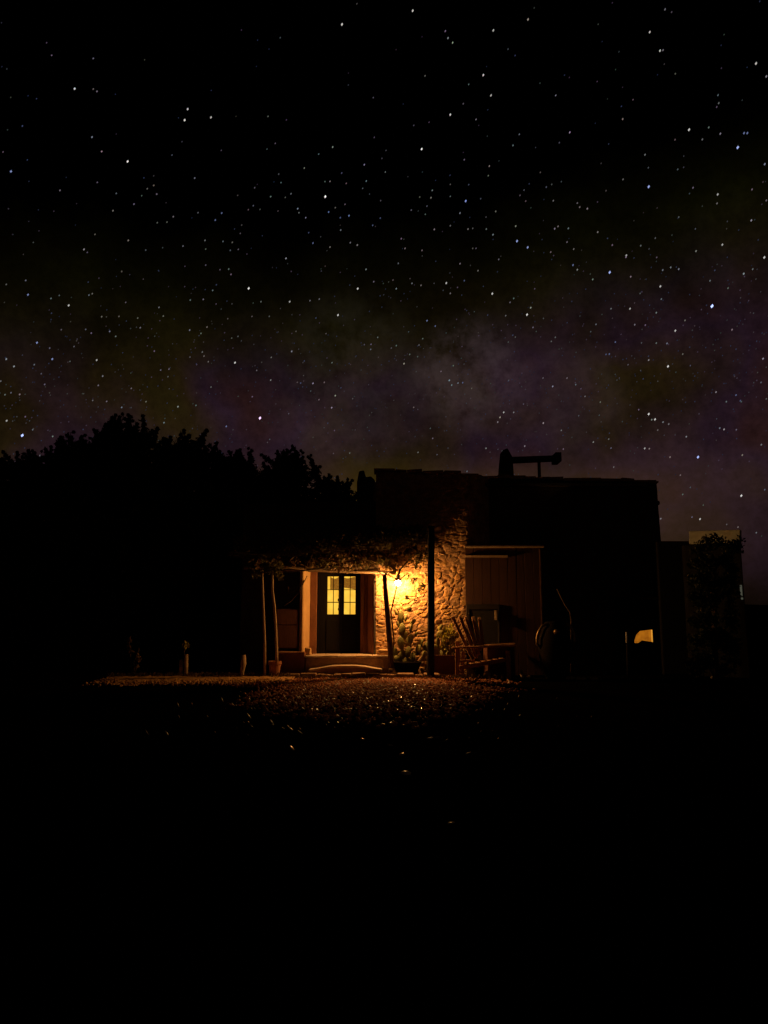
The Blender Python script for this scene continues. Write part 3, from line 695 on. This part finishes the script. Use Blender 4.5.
# ------------------------------------------------------------------ slatted chair and things to its right
def chair():
    Y = 18.7; c = W(474, 679, Y)
    t = empty('slatted_chair', (c.x, Y, 0), 'wooden slatted garden chair with fanned back beside the planter box', 'chair')
    def bar(name, a, b, w, th, ya, yb, taper=1.0):
        A, B = W(*a, ya), W(*b, yb); d = (B - A).normalized(); side = Vector((d.z, 0, -d.x)).normalized(); n = d.cross(side).normalized()
        vs = []
        for P, k in ((A, 1), (B, taper)):
            for i, j in ((-1, -1), (1, -1), (1, 1), (-1, 1)): vs.append(P + side * i * w * k / 2 + n * j * th / 2)
        m = MB(); m.add(vs, [(3, 2, 1, 0), (4, 5, 6, 7), (0, 1, 5, 4), (1, 2, 6, 5), (2, 3, 7, 6), (3, 0, 4, 7)])
        return m.build(name, MT['chairwood'], t, bevel=.006)
    for i, (a, b) in enumerate((((473, 660), (452.5, 617)), ((476.5, 658), (460, 617)), ((479, 655), (466, 617.5)), ((480.5, 650), (473, 617)), ((483, 646), (479.5, 618)))):
        bar('back_slat', a, b, .078, .09, 18.75 + .02 * i, 19.05 + .05 * i)
    bar('leg', (457.5, 680), (457.5, 641), .11, .06, 18.75, 18.8); bar('leg', (509, 680), (508, 651), .11, .06, 18.6, 18.6); bar('leg', (462, 679), (463, 652), .1, .06, 19.3, 19.3)
    bar('armrest', (452, 648), (514, 645.5), .05, .16, 18.68, 18.6); bar('armrest', (458, 647), (515, 644), .05, .16, 19.35, 19.3)
    for i in range(6):
        m = MB(); x0 = X(470 + i * 6, 18.9); z = Z(664 - i * 1.0, 18.9)
        m.box((x0, 18.62, z - .012), (x0 + .125, 19.32, z + .012), .003, 0); m.build('seat_slat', MT['chairwood'], t, bevel=.005)
    bar('seat_rail', (459, 668), (510, 659), .10, .03, 18.66, 18.62); bar('seat_rail', (461, 667), (511, 659), .10, .03, 19.3, 19.28); bar('stretcher', (459, 661.5), (475, 660), .06, .03, 18.9, 18.9)
chair()
def small_things():
    # wooden chest lit on its left side
    Y = 19.35; t = empty('wooden_chest', (X(500, Y), Y, 0), 'low wooden chest in the shade behind the slatted chair', 'chest')
    x0, x1 = X(486, Y), X(514, Y); z1 = Z(645, Y)
    MB().box((x0, Y, 0), (x1, Y + .4, z1 - .06), .01, .25).build('body', MT['redwood'], t, bevel=.012)
    MB().box((x0 - .03, Y - .04, z1 - .055), (x1 + .03, Y + .44, z1), .008, .25).build('lid', MT['palewood'], t, bevel=.012)
    c = W(487, 675, 18.45); m = MB(); m.ball((c.x, 18.45, .1), (.10, .10, .12), None, 14, .04)
    tag(m.build('round_stone', MT['rock'], None, smooth=True, origin=(c.x, 18.45, 0)), 'round ochre stone on the ground by the chair leg', 'stone')
    # row of edging rocks catching the light
    spots = [(503, 668, 'small flat stone lying nearest the slatted chair', .07), (551, 679, 'leftmost stone in the edging row below the urn', .09), (557, 679, 'narrow stone second from the left in the edging row', .07), (569, 679.5, 'long low stone in the middle of the edging row', .16), (581, 680, 'broad stone right of centre in the edging row', .14), (594, 680, 'rightmost stone of the edging row near the dark yard', .1), (715, 679, 'lone pale stone far right before the outbuilding', .12), (516, 676, 'upright sliver of stone right of the chair', .05)]
    for px, py, lb, w_ in spots:
        r = ray(px, py); k = CAMH / -r.z; x, y = r.x * k, min(r.y * k, 18.9)
        m = MB(); m.ball((x, y, .03), (w_, .09, .05 if 'upright' not in lb else .16), None, 10, .16)
        tag(m.build('edging_stone', MT['rock'], None, origin=(x, y, 0)), lb, 'stone', 'stones edging the yard')
    # big lidded urn with two loop handles, and the hooked rod behind it
    Y = 18.7; c = W(556, 680, Y); s = SC(Y); t = empty('lidded_urn', (c.x, Y, 0), 'dark round-bellied urn with two loop handles and a lid knob', 'urn')
    z = lambda py: Z(py, Y)
    b = MB(); b.lathe([(9 * s, 0), (10 * s, .04), (15 * s, z(662)), (16.5 * s, z(650)), (15.5 * s, z(638)), (12 * s, z(629)), (9 * s, z(625)), (9.5 * s, z(622)), (.01, z(621))], (c.x, Y, 0), 28); b.build('body', MT['darkpot'], t, smooth=True)
    for sgn, pts in ((-1, [(548, 624), (542, 626), (538.5, 632), (537, 638), (537, 644), (541, 648)]), (1, [(566, 624), (571, 627), (573.5, 633), (574.3, 640), (572, 648)])):
        MB().tube([tuple(W(px, py, Y - .12)) for px, py in pts], .035, 8).build('handle', MT['brass'], t, smooth=True)
    k = W(556.5, 632, Y - .40); kb = MB(); kb.ball(tuple(k), .075, None, 16); kb.tube([(k.x, k.y, k.z), (k.x, k.y + .2, k.z)], .03, 8); kb.build('knob', MT['brass'], t, smooth=True)
    Y = 19.2; pts = [(557, 589), (560, 595), (565, 605), (570, 612), (571, 620), (571, 679)]
    m = MB().tube([tuple(W(px, py, Y)) for px, py in pts], .018, 8); tag(m.build('hooked_rod', MT['bark'], None, smooth=True, origin=(X(571, Y), Y, 0)), 'thin bent rod standing behind the dark urn', 'rod')
    # pale stake by the outbuilding
    Y = 18.9; x = X(626.5, Y); t = empty('garden_stake', (x, Y, 0), 'thin dark stake with a pale tip left of the glowing orange pane', 'stake')
    MB().tube([(x, Y, -.05), (x + .01, Y, Z(643, Y))], .03, 8).build('shaft', MT['tar'], t, smooth=True); MB().tube([(x + .01, Y, Z(643, Y) + .003), (x + .005, Y, Z(632, Y))], [.03, .02], 8).build('tip', MT['white'], t, smooth=True)
    # three things on the sandy path at the left
    Y = 18.7; x = X(184.5, Y); t = empty('short_post', (x, Y, 0), 'short split wooden post with a leafy sprig on top', 'post')
    for d, w_ in ((-.065, .05), (.065, .05)): MB().tube([(x + d, Y + .02, -.05), (x + d * .85, Y, Z(657 - d * 40, Y))], [w_ * 1.1, w_], 8, .1).build('stave', MT['palewood'], t, smooth=True)
    v, f = leaf_quads(clumps([tuple(W(185.5 + d, 646 - d, Y)) for d in (-1, 0, 1)], .07, 16), .09, 1, .6); np_mesh('foliage', v, f, MT['bushleaf'], t)
    MB().tube([(x, Y, Z(657, Y)), tuple(W(185, 646, Y))], .015, 6).build('stem', MT['bark'], t)
    x = X(243, Y); m = MB(); m.tube([tuple(W(243, 681, Y)), tuple(W(242.2, 672, Y)), tuple(W(243.4, 664, Y)), tuple(W(243.4, 655, Y))], [.045, .05, .075, .06], 9, .1)
    tag(m.build('stump', MT['palewood'], None, smooth=True, origin=(x, Y, 0)), 'narrow weathered stump at the right end of the sandy strip', 'stump')
    x = X(132, Y); t = empty('thorny_shrub', (x, Y, 0), 'sparse thorny shrub at the left end of the sandy strip', 'shrub'); m = MB()
    for a in ([(132, 682), (131, 660), (129, 645), (130, 637)], [(132, 682), (134, 662), (138, 655), (139, 648)], [(132, 680), (136, 670), (137, 664)]): m.tube([tuple(W(px, py, Y)) for px, py in a], .014, 6)
    m.build('stem', MT['bark'], t); v, f = leaf_quads(clumps([tuple(W(*p, Y)) for p in ((130, 640), (129, 647), (131, 652), (138, 656), (139, 660), (136, 667), (132, 678), (128, 678), (134, 679))], .07, 14), .09); np_mesh('foliage', v, f, MT['dryleaf'], t)
small_things()

# ------------------------------------------------------------------ outbuilding on the right
def outbuilding():
    Y = 20.03; x0, x1 = X(662, Y), X(745, Y); z1 = Z(541, Y); t = empty('outbuilding', ((x0 + x1) / 2, Y, 0), 'low dark outbuilding with pale parapet right of the farmhouse', 'outbuilding')
    a_ = W(686, 530, 19.4); b = MB(); b.box((x0, Y, 0), (x1, 25, z1)); b.prism([(a_.x + .1, 19.82), (W(741, 545, 18.75).x, 18.76), (x1 - .02, Y - .003), (a_.x + .1, Y - .003)], 0, Z(543.5, 19.4)); b.build('wall', MT['tar'], t, bevel=.03)
    # parapet panel turned a little towards the porch
    p = MB(); q = [W(689, 544, 19.8), W(740, 545, 18.75), W(740, 529.5, 18.75), W(689, 531, 19.8)]; nb = Vector((.12, .16, 0))
    p.add(q + [v + nb for v in q], [(0, 1, 2, 3), (7, 6, 5, 4), (0, 4, 5, 1), (1, 5, 6, 2), (2, 6, 7, 3), (3, 7, 4, 0)])
    p.build('parapet', MT['palewall'], t, bevel=.02)
    # lean-to with a glowing pane put in for the bright orange patch
    Y2 = 20.2; l0, l1 = X(618, Y2), X(662, Y2); w0, w1, wt, wb = X(634.5, Y2), X(653, Y2), Z(629.5, Y2), Z(643, Y2)
    l = MB(); zt = Z(600, Y2); l.box((l0, Y2, 0), (w0, Y2 + .12, zt)); l.box((w1, Y2, 0), (l1, Y2 + .12, zt)); l.box((w0, Y2, wt), (w1, Y2 + .12, zt)); l.box((w0, Y2, 0), (w1, Y2 + .12, wb)); l.box((l0 - .05, Y2 - .1, zt + .003), (l1 + .05, Y2 + .28, zt + .08))
    l.build('porch_wall', MT['tar'], t)
    w = MB(); w.slab([(w0, wb), (w1, wb), (w1, wt), (w0 + .16, wt - .04), (w0 + .06, wt - .14), (w0, wb + .06)], Y2 + .02, Y2 + .05); w.build('window', MT['farglow'], t)
    f = MB(); f.slab([(w0, wb + .06), (w0 + .06, wt - .14), (w0 + .16, wt - .04), (w1, wt), (w0, wt)], Y2 + .01, Y2 + .06); f.build('window_frame', MT['tar'], t)
    e = MB(); e.box((w1 - .035, Y2 + .006, wb + .02), (w1 - .004, Y2 + .018, wt - .01)); e.build('glow_strip', MT['edge_glow'], t)  # glowing strip added as the pane's bright right edge
    f = MB(); f.slab([(w0 + .1, wb), (w1 - .02, wb), (w1 - .02, wb + .03), (w0 + .2, wb + .07)], Y2 - .03, Y2 + .015); f.build('sill', MT['tar'], t)
    s = MB(); Y3 = 18.72; s.box((X(744, Y3), Y3, Z(596, Y3)), (X(745.6, Y3), Y3 + .03, Z(585, Y3))); s.box((X(744.4, Y3), Y3, Z(599.5, Y3)), (X(746, Y3), Y3 + .03, Z(597.5, Y3))); s.build('glint_strip', MT['glint_glow'], t)  # glowing strips added for a pale glint that no lamp reaches
    # dark bush on top of / in front of the parapet
    Y4 = 18.4; c = W(716, 679, Y4); o = empty('dark_shrub', (c.x, Y4, 0), 'tall dark shrub in front of the pale parapet', 'shrub')
    st = MB(); st.tube([(c.x, Y4, -.05), (c.x + .05, Y4, 1.6), tuple(W(716, 560, Y4))], [.08, .06, .03], 8, .1)
    for i in range(8): st.tube([(c.x + .03, Y4, 1.2 + .15 * i), tuple(W(random.uniform(695, 738), random.uniform(545, 600), Y4 + random.uniform(-.2, .2)))], [.03, .01], 6)
    st.build('trunk', MT['bark'], o)
    C = [tuple(W(*p, Y4 + random.uniform(-.3, .3))) for p in [(random.uniform(690, 738), random.uniform(556, 675)) for _ in range(130)] + [(700, 546), (706, 541), (712, 538), (717, 540), (722, 543), (729, 547), (735, 545), (739, 541), (696, 550), (711, 546), (704, 549), (728, 552), (738, 550)]]
    v, f = leaf_quads(clumps(C, .16, 60), .09); np_mesh('crown', v, f, MT['treeleaf'], o)
outbuilding()

# ------------------------------------------------------------------ trees left of and behind the house
def tree(px, top, Y, wpx, label, spikes, bare=0.0, name='leafy_tree'):
    s = SC(Y); base = W(px, 640, Y); x0 = base.x; H = Z(top, Y); Wd = wpx * s
    t = empty(name, (x0, Y, 0), label, 'tree', 'trees behind the farmhouse')
    tr = MB(); tr.tube([(x0, Y, -.2), (x0 + .1, Y, H * .2), (x0 - .05, Y + .1, H * .5), (x0, Y, H * .85)], [.24, .19, .13, .04], 10, .08)
    C = []; R = []
    n = 150
    for i in range(n):
        u = (i + .5) / n; z = (H - .25) * (.05 + .95 * u); rr = Wd * 1.6 * (.88 + .12 * math.sin(u * 5 + px)) * (1 - u ** 4) ** .5
        a = i * 2.399; q = math.sqrt(random.uniform(.05, 1)); p = (x0 + rr * q * math.cos(a), Y + rr * q * .8 * math.sin(a), z)
        C.append(p); R.append(random.uniform(.45, .95) * (.45 + Wd * .16) * (1.1 - .55 * u))
        if i % 4 == 0: tr.tube([(x0, Y, z * .72), ((x0 + p[0]) / 2, (Y + p[1]) / 2, z * .9), p], [.07, .045, .015], 6)
    for sx, sy in spikes:                         # shoots that break the outline
        e = W(sx + random.uniform(-2, 2), sy + random.uniform(-1, 5), Y + random.uniform(-.5, .5)); b = Vector((e.x + random.uniform(-.3, .3), e.y, e.z - random.uniform(.6, 1.5)))
        tr.tube([tuple(b), tuple(e)], [.04, .01], 5); wq, pq = random.uniform(.14, .42), random.uniform(.8, 1.7)
        for k in range(14):
            u = k / 13; C.append(tuple(b + (e - b) * u + Vector((random.gauss(0, .07), 0, 0)))); R.append(wq * (1 - u) ** pq + .03)
    for k in range(26):                           # loose twigs all over the dome
        a = random.uniform(0, 6.28); u = random.uniform(.55, 1.0); rr = Wd * 1.55 * (1 - u ** 4) ** .5
        p = Vector((x0 + rr * math.cos(a), Y + rr * .8 * math.sin(a), (H - .25) * u)); d = Vector((math.cos(a) * .5 + random.gauss(0, .3), 0, random.uniform(.5, 1))).normalized() * random.uniform(.3, .8)
        tr.tube([tuple(p - d * .5), tuple(p + d)], [.02, .006], 4)
        for q in range(6): C.append(tuple(p + d * (q / 5))); R.append(.12 * (1 - q / 6) + .03)
    tr.build('trunk', MT['bark'], t, smooth=True)
    P = clumps(C, R, 150, True); v, f = leaf_quads(P, .105, 1, .25)
    Ci = [(x0 + (c[0] - x0) * .82, Y + (c[1] - Y) * .8, c[2] * .95) for c in C[:150]]; v2, f2 = leaf_quads(clumps(Ci, .7, 60), .24)
    v, f = np.concatenate([v, v2]), np.concatenate([f, f2 + len(v)]); np_mesh('crown', v, f, MT['treeleaf'], t)
def trees():
    tree(-30, 457, 27, 42, 'dark tree cut by the left edge of the photo', [(-12, 455), (-3, 457), (6, 455)])
    tree(30, 453, 26, 38, 'low round dark tree near the left edge', [(14, 453), (28, 447), (37, 449), (48, 446)])
    tree(80, 438, 25.5, 38, 'broad dark tree left of the tallest tree', [(62, 438), (71, 433), (82, 431), (96, 427)])
    tree(122, 424, 25, 30, 'tallest dark tree with spiky shoots at its top', [(105, 425), (112, 411), (116, 415), (125, 410), (129, 417), (137, 417), (143, 430)])
    tree(178, 438, 24.5, 34, 'rounded dark tree right of the tallest tree', [(158, 438), (168, 436), (180, 431), (188, 434), (196, 438), (204, 441)])
    tree(232, 452, 28.5, 32, 'dark tree half hidden behind the low house wing', [(219, 448), (229, 447), (240, 450), (250, 449), (263, 457)])
    tree(286, 454, 29, 24, 'spiky dark tree rising behind the low wing roof', [(276, 452), (283, 447), (290, 449), (297, 443), (302, 447), (309, 456)])
    tree(332, 479, 29.5, 23, 'smallest dark tree beside the stub chimney', [(315, 470), (328, 473), (338, 481), (347, 487)])
    for (px, py, w_, lb, Y) in ((20, 487, 60, 'dark hedge bush at the far left foot of the trees', 22.5), (90, 484, 60, 'dark hedge bush below the broad tree', 22.3), (160, 488, 52, 'dark hedge bush under the rounded tree', 22.2), (218, 494, 40, 'dark hedge bush touching the end of the low house wing', 22.0)):
        s = SC(Y); x0 = X(px, Y); H = Z(py, Y); t = empty('hedge_bush', (x0, Y, 0), lb, 'bush', 'hedge bushes left of the house')
        st = MB()
        for i in range(5): st.tube([(x0 + random.uniform(-.1, .1), Y, -.05), (x0 + random.uniform(-1, 1), Y + random.uniform(-.3, .3), H * .7)], [.05, .015], 6)
        st.build('stem', MT['bark'], t)
        C = [(x0 + random.uniform(-1, 1) * w_ * s, Y + random.uniform(-.6, .6), H * random.uniform(.03, .95)) for _ in range(150)]
        v, f = leaf_quads(clumps(C, .5, 70), .14); np_mesh('foliage', v, f, MT['treeleaf'], t)
trees()

# ------------------------------------------------------------------ stars
STARS = """933,580,35w 747,883,80w 933,887,30w 970,910,40w 1877,1087,80w 1847,1197,90w 2110,1170,75w 920,1367,50w 1017,1510,50w 1277,1610,100w 110,1710,80b 1720,1547,25w 1947,1777,40w 973,1820,30w 600,1900,40w 1163,1930,35w 1473,1883,30w 1537,1850,35w 1417,1953,25w 1567,1937,40w 1340,2037,40w 1130,2103,40w 1733,2163,40w 1573,2223,30w 1670,2217,30w 1980,2123,30w 2217,2127,50b 2153,2197,50b 2547,1873,30w 2533,2053,30w 2483,2093,25w 2377,1950,20w 950,2340,30w 1283,2400,45w 840,2490,60w 873,2520,30w 1457,2497,30w 1627,2473,20w 1830,2457,40w 2050,2400,40w 2230,2410,35w 2323,2420,35w 2057,2487,30w 2213,1500,20w 1820,1413,15w 2403,2330,25w 2303,2500,30w 2383,2490,30w 333,2420,20w 2417,2247,20w 3420,240,90w 4127,103,80w 2803,373,20w 4933,300,70w 4453,307,40w 4480,377,50w 4527,423,50w 5080,487,20w 4833,747,80w 4687,840,30w 4910,950,70w 4633,1033,30w 4503,1143,80w 4760,1190,40w 2680,1160,30w 4137,1250,25w 3743,1370,25w 2753,1430,25w 2670,1487,20w 3327,1467,50w 3187,1537,30w 4217,1487,100w 3643,1643,50w 3043,1677,35w 2787,1737,30w 3417,1727,30w 3463,1830,30w 3300,1810,35w 3663,1807,40w 3627,1880,25w 2810,1823,30w 2707,1963,40w 3253,1963,120w 2910,1933,35w 2853,1970,25w 3860,1500,20w 3820,1580,20w 3853,1717,30w 4643,1593,35w 4893,1657,40w 4883,1753,30w 4503,1840,25w 4323,1900,40w 4310,1973,45w 4197,1967,30w 4503,1960,30w 4657,2007,90b 4807,1983,25w 4687,1843,25w 4270,2057,30w 4253,2140,30w 4113,2097,30w 4600,2127,50w 2977,2083,50w 2990,2123,30w 3057,2173,40w 3287,2117,50b 3450,2040,30w 3353,2073,30w 3403,2173,40b 3490,2153,60b 3807,2003,25w 3803,2177,35b 3727,2250,40b 3407,2297,40w 4343,2290,50w 4680,2287,40w 4727,2280,30w 4863,2287,40w 4930,2343,50w 4013,2383,40w 4050,2480,40w 3503,2423,40w 3573,2447,50w 3130,2427,50b 3300,2467,40w 4957,2110,40w 4860,2167,20w 4503,2253,40w 4220,2500,40w 4727,2480,30w 4760,2480,30w 2600,2090,20w 2780,2107,20w 3087,2323,30b 5280,190,60w 6650,90,40w 6497,317,70w 6600,503,70w 6630,497,40w 7560,630,80w 7663,760,50w 6753,733,25w 5400,827,15w 5557,950,40w 6330,993,25w 7180,947,35w 7187,1027,40w 6227,1187,45w 5697,1320,50w 6890,1293,90w 7087,1270,40w 7203,1333,50w 7440,1327,60b 7473,1327,60b 7023,1390,40w 6750,1393,30w 7377,1470,120b 5193,1340,35w 5130,1450,40w 5593,1423,25w 6450,1543,40w 7647,1637,60w 6483,1673,25w 6777,1690,30w 6837,1557,15w 5403,1720,25w 6230,1790,35w 6487,1863,110b 6930,1873,40w 5517,1840,25w 5463,1867,30w 5613,1813,20w 5240,1897,30w 5200,1950,30w 5257,2007,30w 5533,2003,40w 6060,1903,25w 7177,1940,70w 7170,2030,40w 7520,1890,40w 7663,2000,40w 5773,2027,35w 5797,2067,40w 5873,2083,50w 7513,2200,60w 6787,2167,30w 7023,2057,15w 5157,2257,50w 5547,2283,50w 5580,2260,40w 5683,2280,45w 5977,2317,50w 5170,2407,100b 5277,2470,90b 5670,2417,40w 6123,2447,40w 5737,2487,40w 6553,2377,30w 6407,2453,40w 7223,2443,70w 6960,2507,50w 6263,2550,70w 5507,2517,40w 63,2840,30w 257,2800,40w 280,2943,70b 510,2980,40w 593,2950,30w 687,3050,80w 890,2947,40w 923,2933,35w 1217,2710,30w 1257,3020,30w 1017,3163,40w 1190,3160,35w 857,3290,35w 913,3327,40w 1097,3310,50w 1157,3360,40w 613,3293,30w 497,3477,40w 370,3423,80b 63,3587,60w 140,3660,60w 523,3587,80b 967,3597,70w 343,3643,40w 7,3807,40w 1027,3757,50w 983,3850,40w 50,3943,40w 110,3923,40w 197,3940,50w 67,4203,70w 223,4350,160b 327,4293,40w 253,4163,40p 527,4360,50w 313,4550,40w 400,4550,40w 263,4553,40w 120,4760,40w 927,4000,40w 1067,4010,40w 1217,4070,50w 1460,4013,40w 1543,4433,30w 1780,4063,60w 1640,4223,50w 1043,4280,50w 2263,4260,60b 2050,4477,140w 2487,2880,110w 2350,3623,90w 1903,2997,40w 2033,2990,40w 2287,2687,40w 2310,2740,40w 2127,2900,40w 1590,3070,40w 1633,3157,40w 1897,3297,50w 2010,3330,40w 2070,3267,40w 2023,3517,40w 2040,3557,40w 2083,3613,40w 1900,3567,30w 1543,3507,40p 1607,3697,40w 1690,3687,40w 1680,3763,30w 1377,3177,35w 1403,3273,40w 1313,3880,40w 2110,3867,40w 1960,4050,40w 2380,3360,30w 2317,3377,30w 2520,3160,30w 2523,3963,40p 447,3840,40w 413,3733,30w 700,3610,30w 2057,2647,30w 2200,2693,30w 2860,2580,60w 2610,3013,40w 2897,3013,70w 3100,3003,40w 3193,2987,40w 3577,2883,90w 3737,2813,40w 3660,2690,50w 3380,3147,90w 3983,2630,40w 3963,2883,50w 4120,2830,40w 4210,2850,40w 4463,2827,80w 4503,2930,40w 4923,2933,90w 5100,3020,40w 5057,3153,40w 4270,3203,60b 4353,3257,50b 4643,2803,40b 4987,2590,40w 4600,2633,40w 4780,2703,40w 3930,2797,30w 3777,3370,40w 3710,3440,40w 3707,3490,40w 3643,3443,30w 3963,3453,40w 3913,3477,30w 4097,3540,40w 4190,3447,40w 4227,3383,40w 4040,3633,60w 2917,3510,60w 2713,3570,40w 2567,3700,40w 2707,3797,50w 3320,3623,40w 3130,3830,60w 3007,3827,40b 2973,3820,30w 3243,3820,40w 3107,3907,30w 3190,3993,40w 3353,3953,60w 3317,4073,60w 2600,4177,160p 2887,4133,30w 2697,4390,30w 3527,3983,30w 4137,4070,40w 4493,3800,60w 4517,3847,50w 4580,3827,50w 4627,3823,50b 4533,3653,40w 4410,3710,40w 4860,4480,50w 4180,4520,40w 3497,4527,40w 4670,4710,40w 5037,4120,70w 5000,4170,60w 4977,4217,50w 4303,4280,30w 4327,4380,40w 4370,4543,30w 2960,3310,30w 2693,3160,30w 3260,3333,30w 4717,3880,30w 5087,3800,30w 5083,3417,30w 5730,2647,60b 5773,2693,50w 6097,2720,120b 6307,2763,50w 5927,2790,50w 6260,2567,50w 6603,2860,80w 6627,2697,50w 6707,2670,50w 6787,2687,50w 6613,2987,40w 6563,3123,50w 6300,3083,70w 6110,3083,40w 6567,2570,30w 7120,3057,180b 7280,2877,40w 7100,2803,40w 7437,2733,60w 7527,2687,40w 7643,2570,90w 5270,3143,100w 5307,3073,60w 5137,2980,40w 5330,3270,40w 5513,3410,40w 5553,3370,40w 5960,3240,40w 5907,3313,30w 6153,3417,50b 6093,3537,50b 6060,3540,40b 6280,3643,30w 5153,3367,30w 6753,3303,80w 6347,3243,50w 6453,3247,40w 6850,3200,40w 6670,3430,50w 6563,3427,40w 6827,3537,40w 6487,3597,60w 6680,3660,100w 7320,3293,50w 7630,3583,60w 7610,3820,40w 5527,3860,60w 5430,3777,40w 5850,3960,40w 6003,4017,40w 5670,3777,40w 5757,3843,40w 5137,4120,50w 5433,4227,60w 6487,4137,100w 6550,4190,90w 6517,4193,50w 6630,4217,50w 6687,4237,50w 6577,4297,40w 6387,4093,40p 5613,4300,40w 5933,4417,50w 6087,4387,40w 6110,4477,40w 6447,4480,70w 6493,4483,50w 6700,4567,50w 6863,4363,50w 6980,4567,130b 7240,4290,60w 7197,4277,50w 7363,4293,40w 7160,3917,50w 7263,4013,40w 7360,3947,50b 7403,4003,40b 7413,4013,30w 6803,4747,40w 7423,4547,50w 7613,4443,50w 7413,4953,100w 6827,4940,40w 7033,5047,30w 6903,4870,30w 7647,4893,40w 6137,4667,40w 5247,4457,50w 5633,4487,40w 5787,4153,30w 7000,5187,80w 6920,5167,40w 6607,5183,50w 7380,5267,40w 7267,5240,30w 7563,5323,40w"""
def stars():
    R = 3000.0; S = []
    for tok in STARS.split():
        k = tok[-1] if tok[-1] in 'bpw' else 'w'; a, b, c = tok.rstrip('bpw').split(',')
        S.append((int(a) / 10, int(b) / 10, int(c) / 100, k))
    r2 = random.Random(3)
    while len(S) < 458 + 3400:                       # faint ones, thickening towards the milky way
        x, y = r2.uniform(-500, 1270), r2.uniform(-300, 560)
        yc = 385 - (x - 384) * .10; w = math.exp(-((y - yc) / 95) ** 2) + .05 + .8 * math.exp(-((x - 480) / 45) ** 2 - ((y - 378) / 30) ** 2)
        if r2.random() > w * .8: continue
        S.append((x, y, r2.uniform(.03, .20) * (1 + .6 * (r2.random() > .9)), r2.choice('wwbbp')))
    V = []; F = []; Cc = []
    col = dict(w=(1.0, .97, .93), b=(.42, .52, 1.0), p=(.90, .62, 1.0))
    for x, y, m, k in S:
        d = ray(x, y).normalized(); c = d * R; u = d.cross(Vector((0, 0, 1))).normalized(); w = u.cross(d)
        px = R / FPX; r = px * (.50 + .42 * min(m, 1.8))
        ax = (w * 1.35 + u * .35); bx = u
        b = len(V); q = [c + ax * r, c - ax * r, c + bx * r, c - bx * r, c + d * r, c - d * r]
        V += q; F += [(b + i, b + j, b + l) for i in (0, 1) for j, l in ((2, 4), (4, 3), (3, 5), (5, 2))]
        e = .02 + .66 * m ** 1.75
        q3 = [r2.uniform(.62, 1.05), r2.uniform(.66, 1.0), r2.uniform(.75, 1.15)] if k == 'w' and m < .7 else [1, 1, 1]
        Cc += [(*(t * e * g for t, g in zip(col[k], q3)), 1)] * 6
    me = bpy.data.meshes.new('stars'); me.from_pydata([tuple(p) for p in V], [], F); me.update()
    at = me.color_attributes.new('star_light', 'FLOAT_COLOR', 'POINT'); at.data.foreach_set('color', np.array(Cc, np.float32).ravel())
    m = bpy.data.materials.new('star_light'); m.use_nodes = True; nt = m.node_tree; nt.nodes.clear()
    o = nt.nodes.new('ShaderNodeOutputMaterial'); e = nt.nodes.new('ShaderNodeEmission'); a = nt.nodes.new('ShaderNodeAttribute'); a.attribute_name = 'star_light'
    nt.links.new(a.outputs[0], e.inputs[0]); nt.links.new(e.outputs[0], o.inputs[0]); m.cycles.emission_sampling = 'NONE'
    tag(link('stars', me, m), 'countless white and bluish stars scattered over the night sky', 'stars', kind='stuff')
stars()
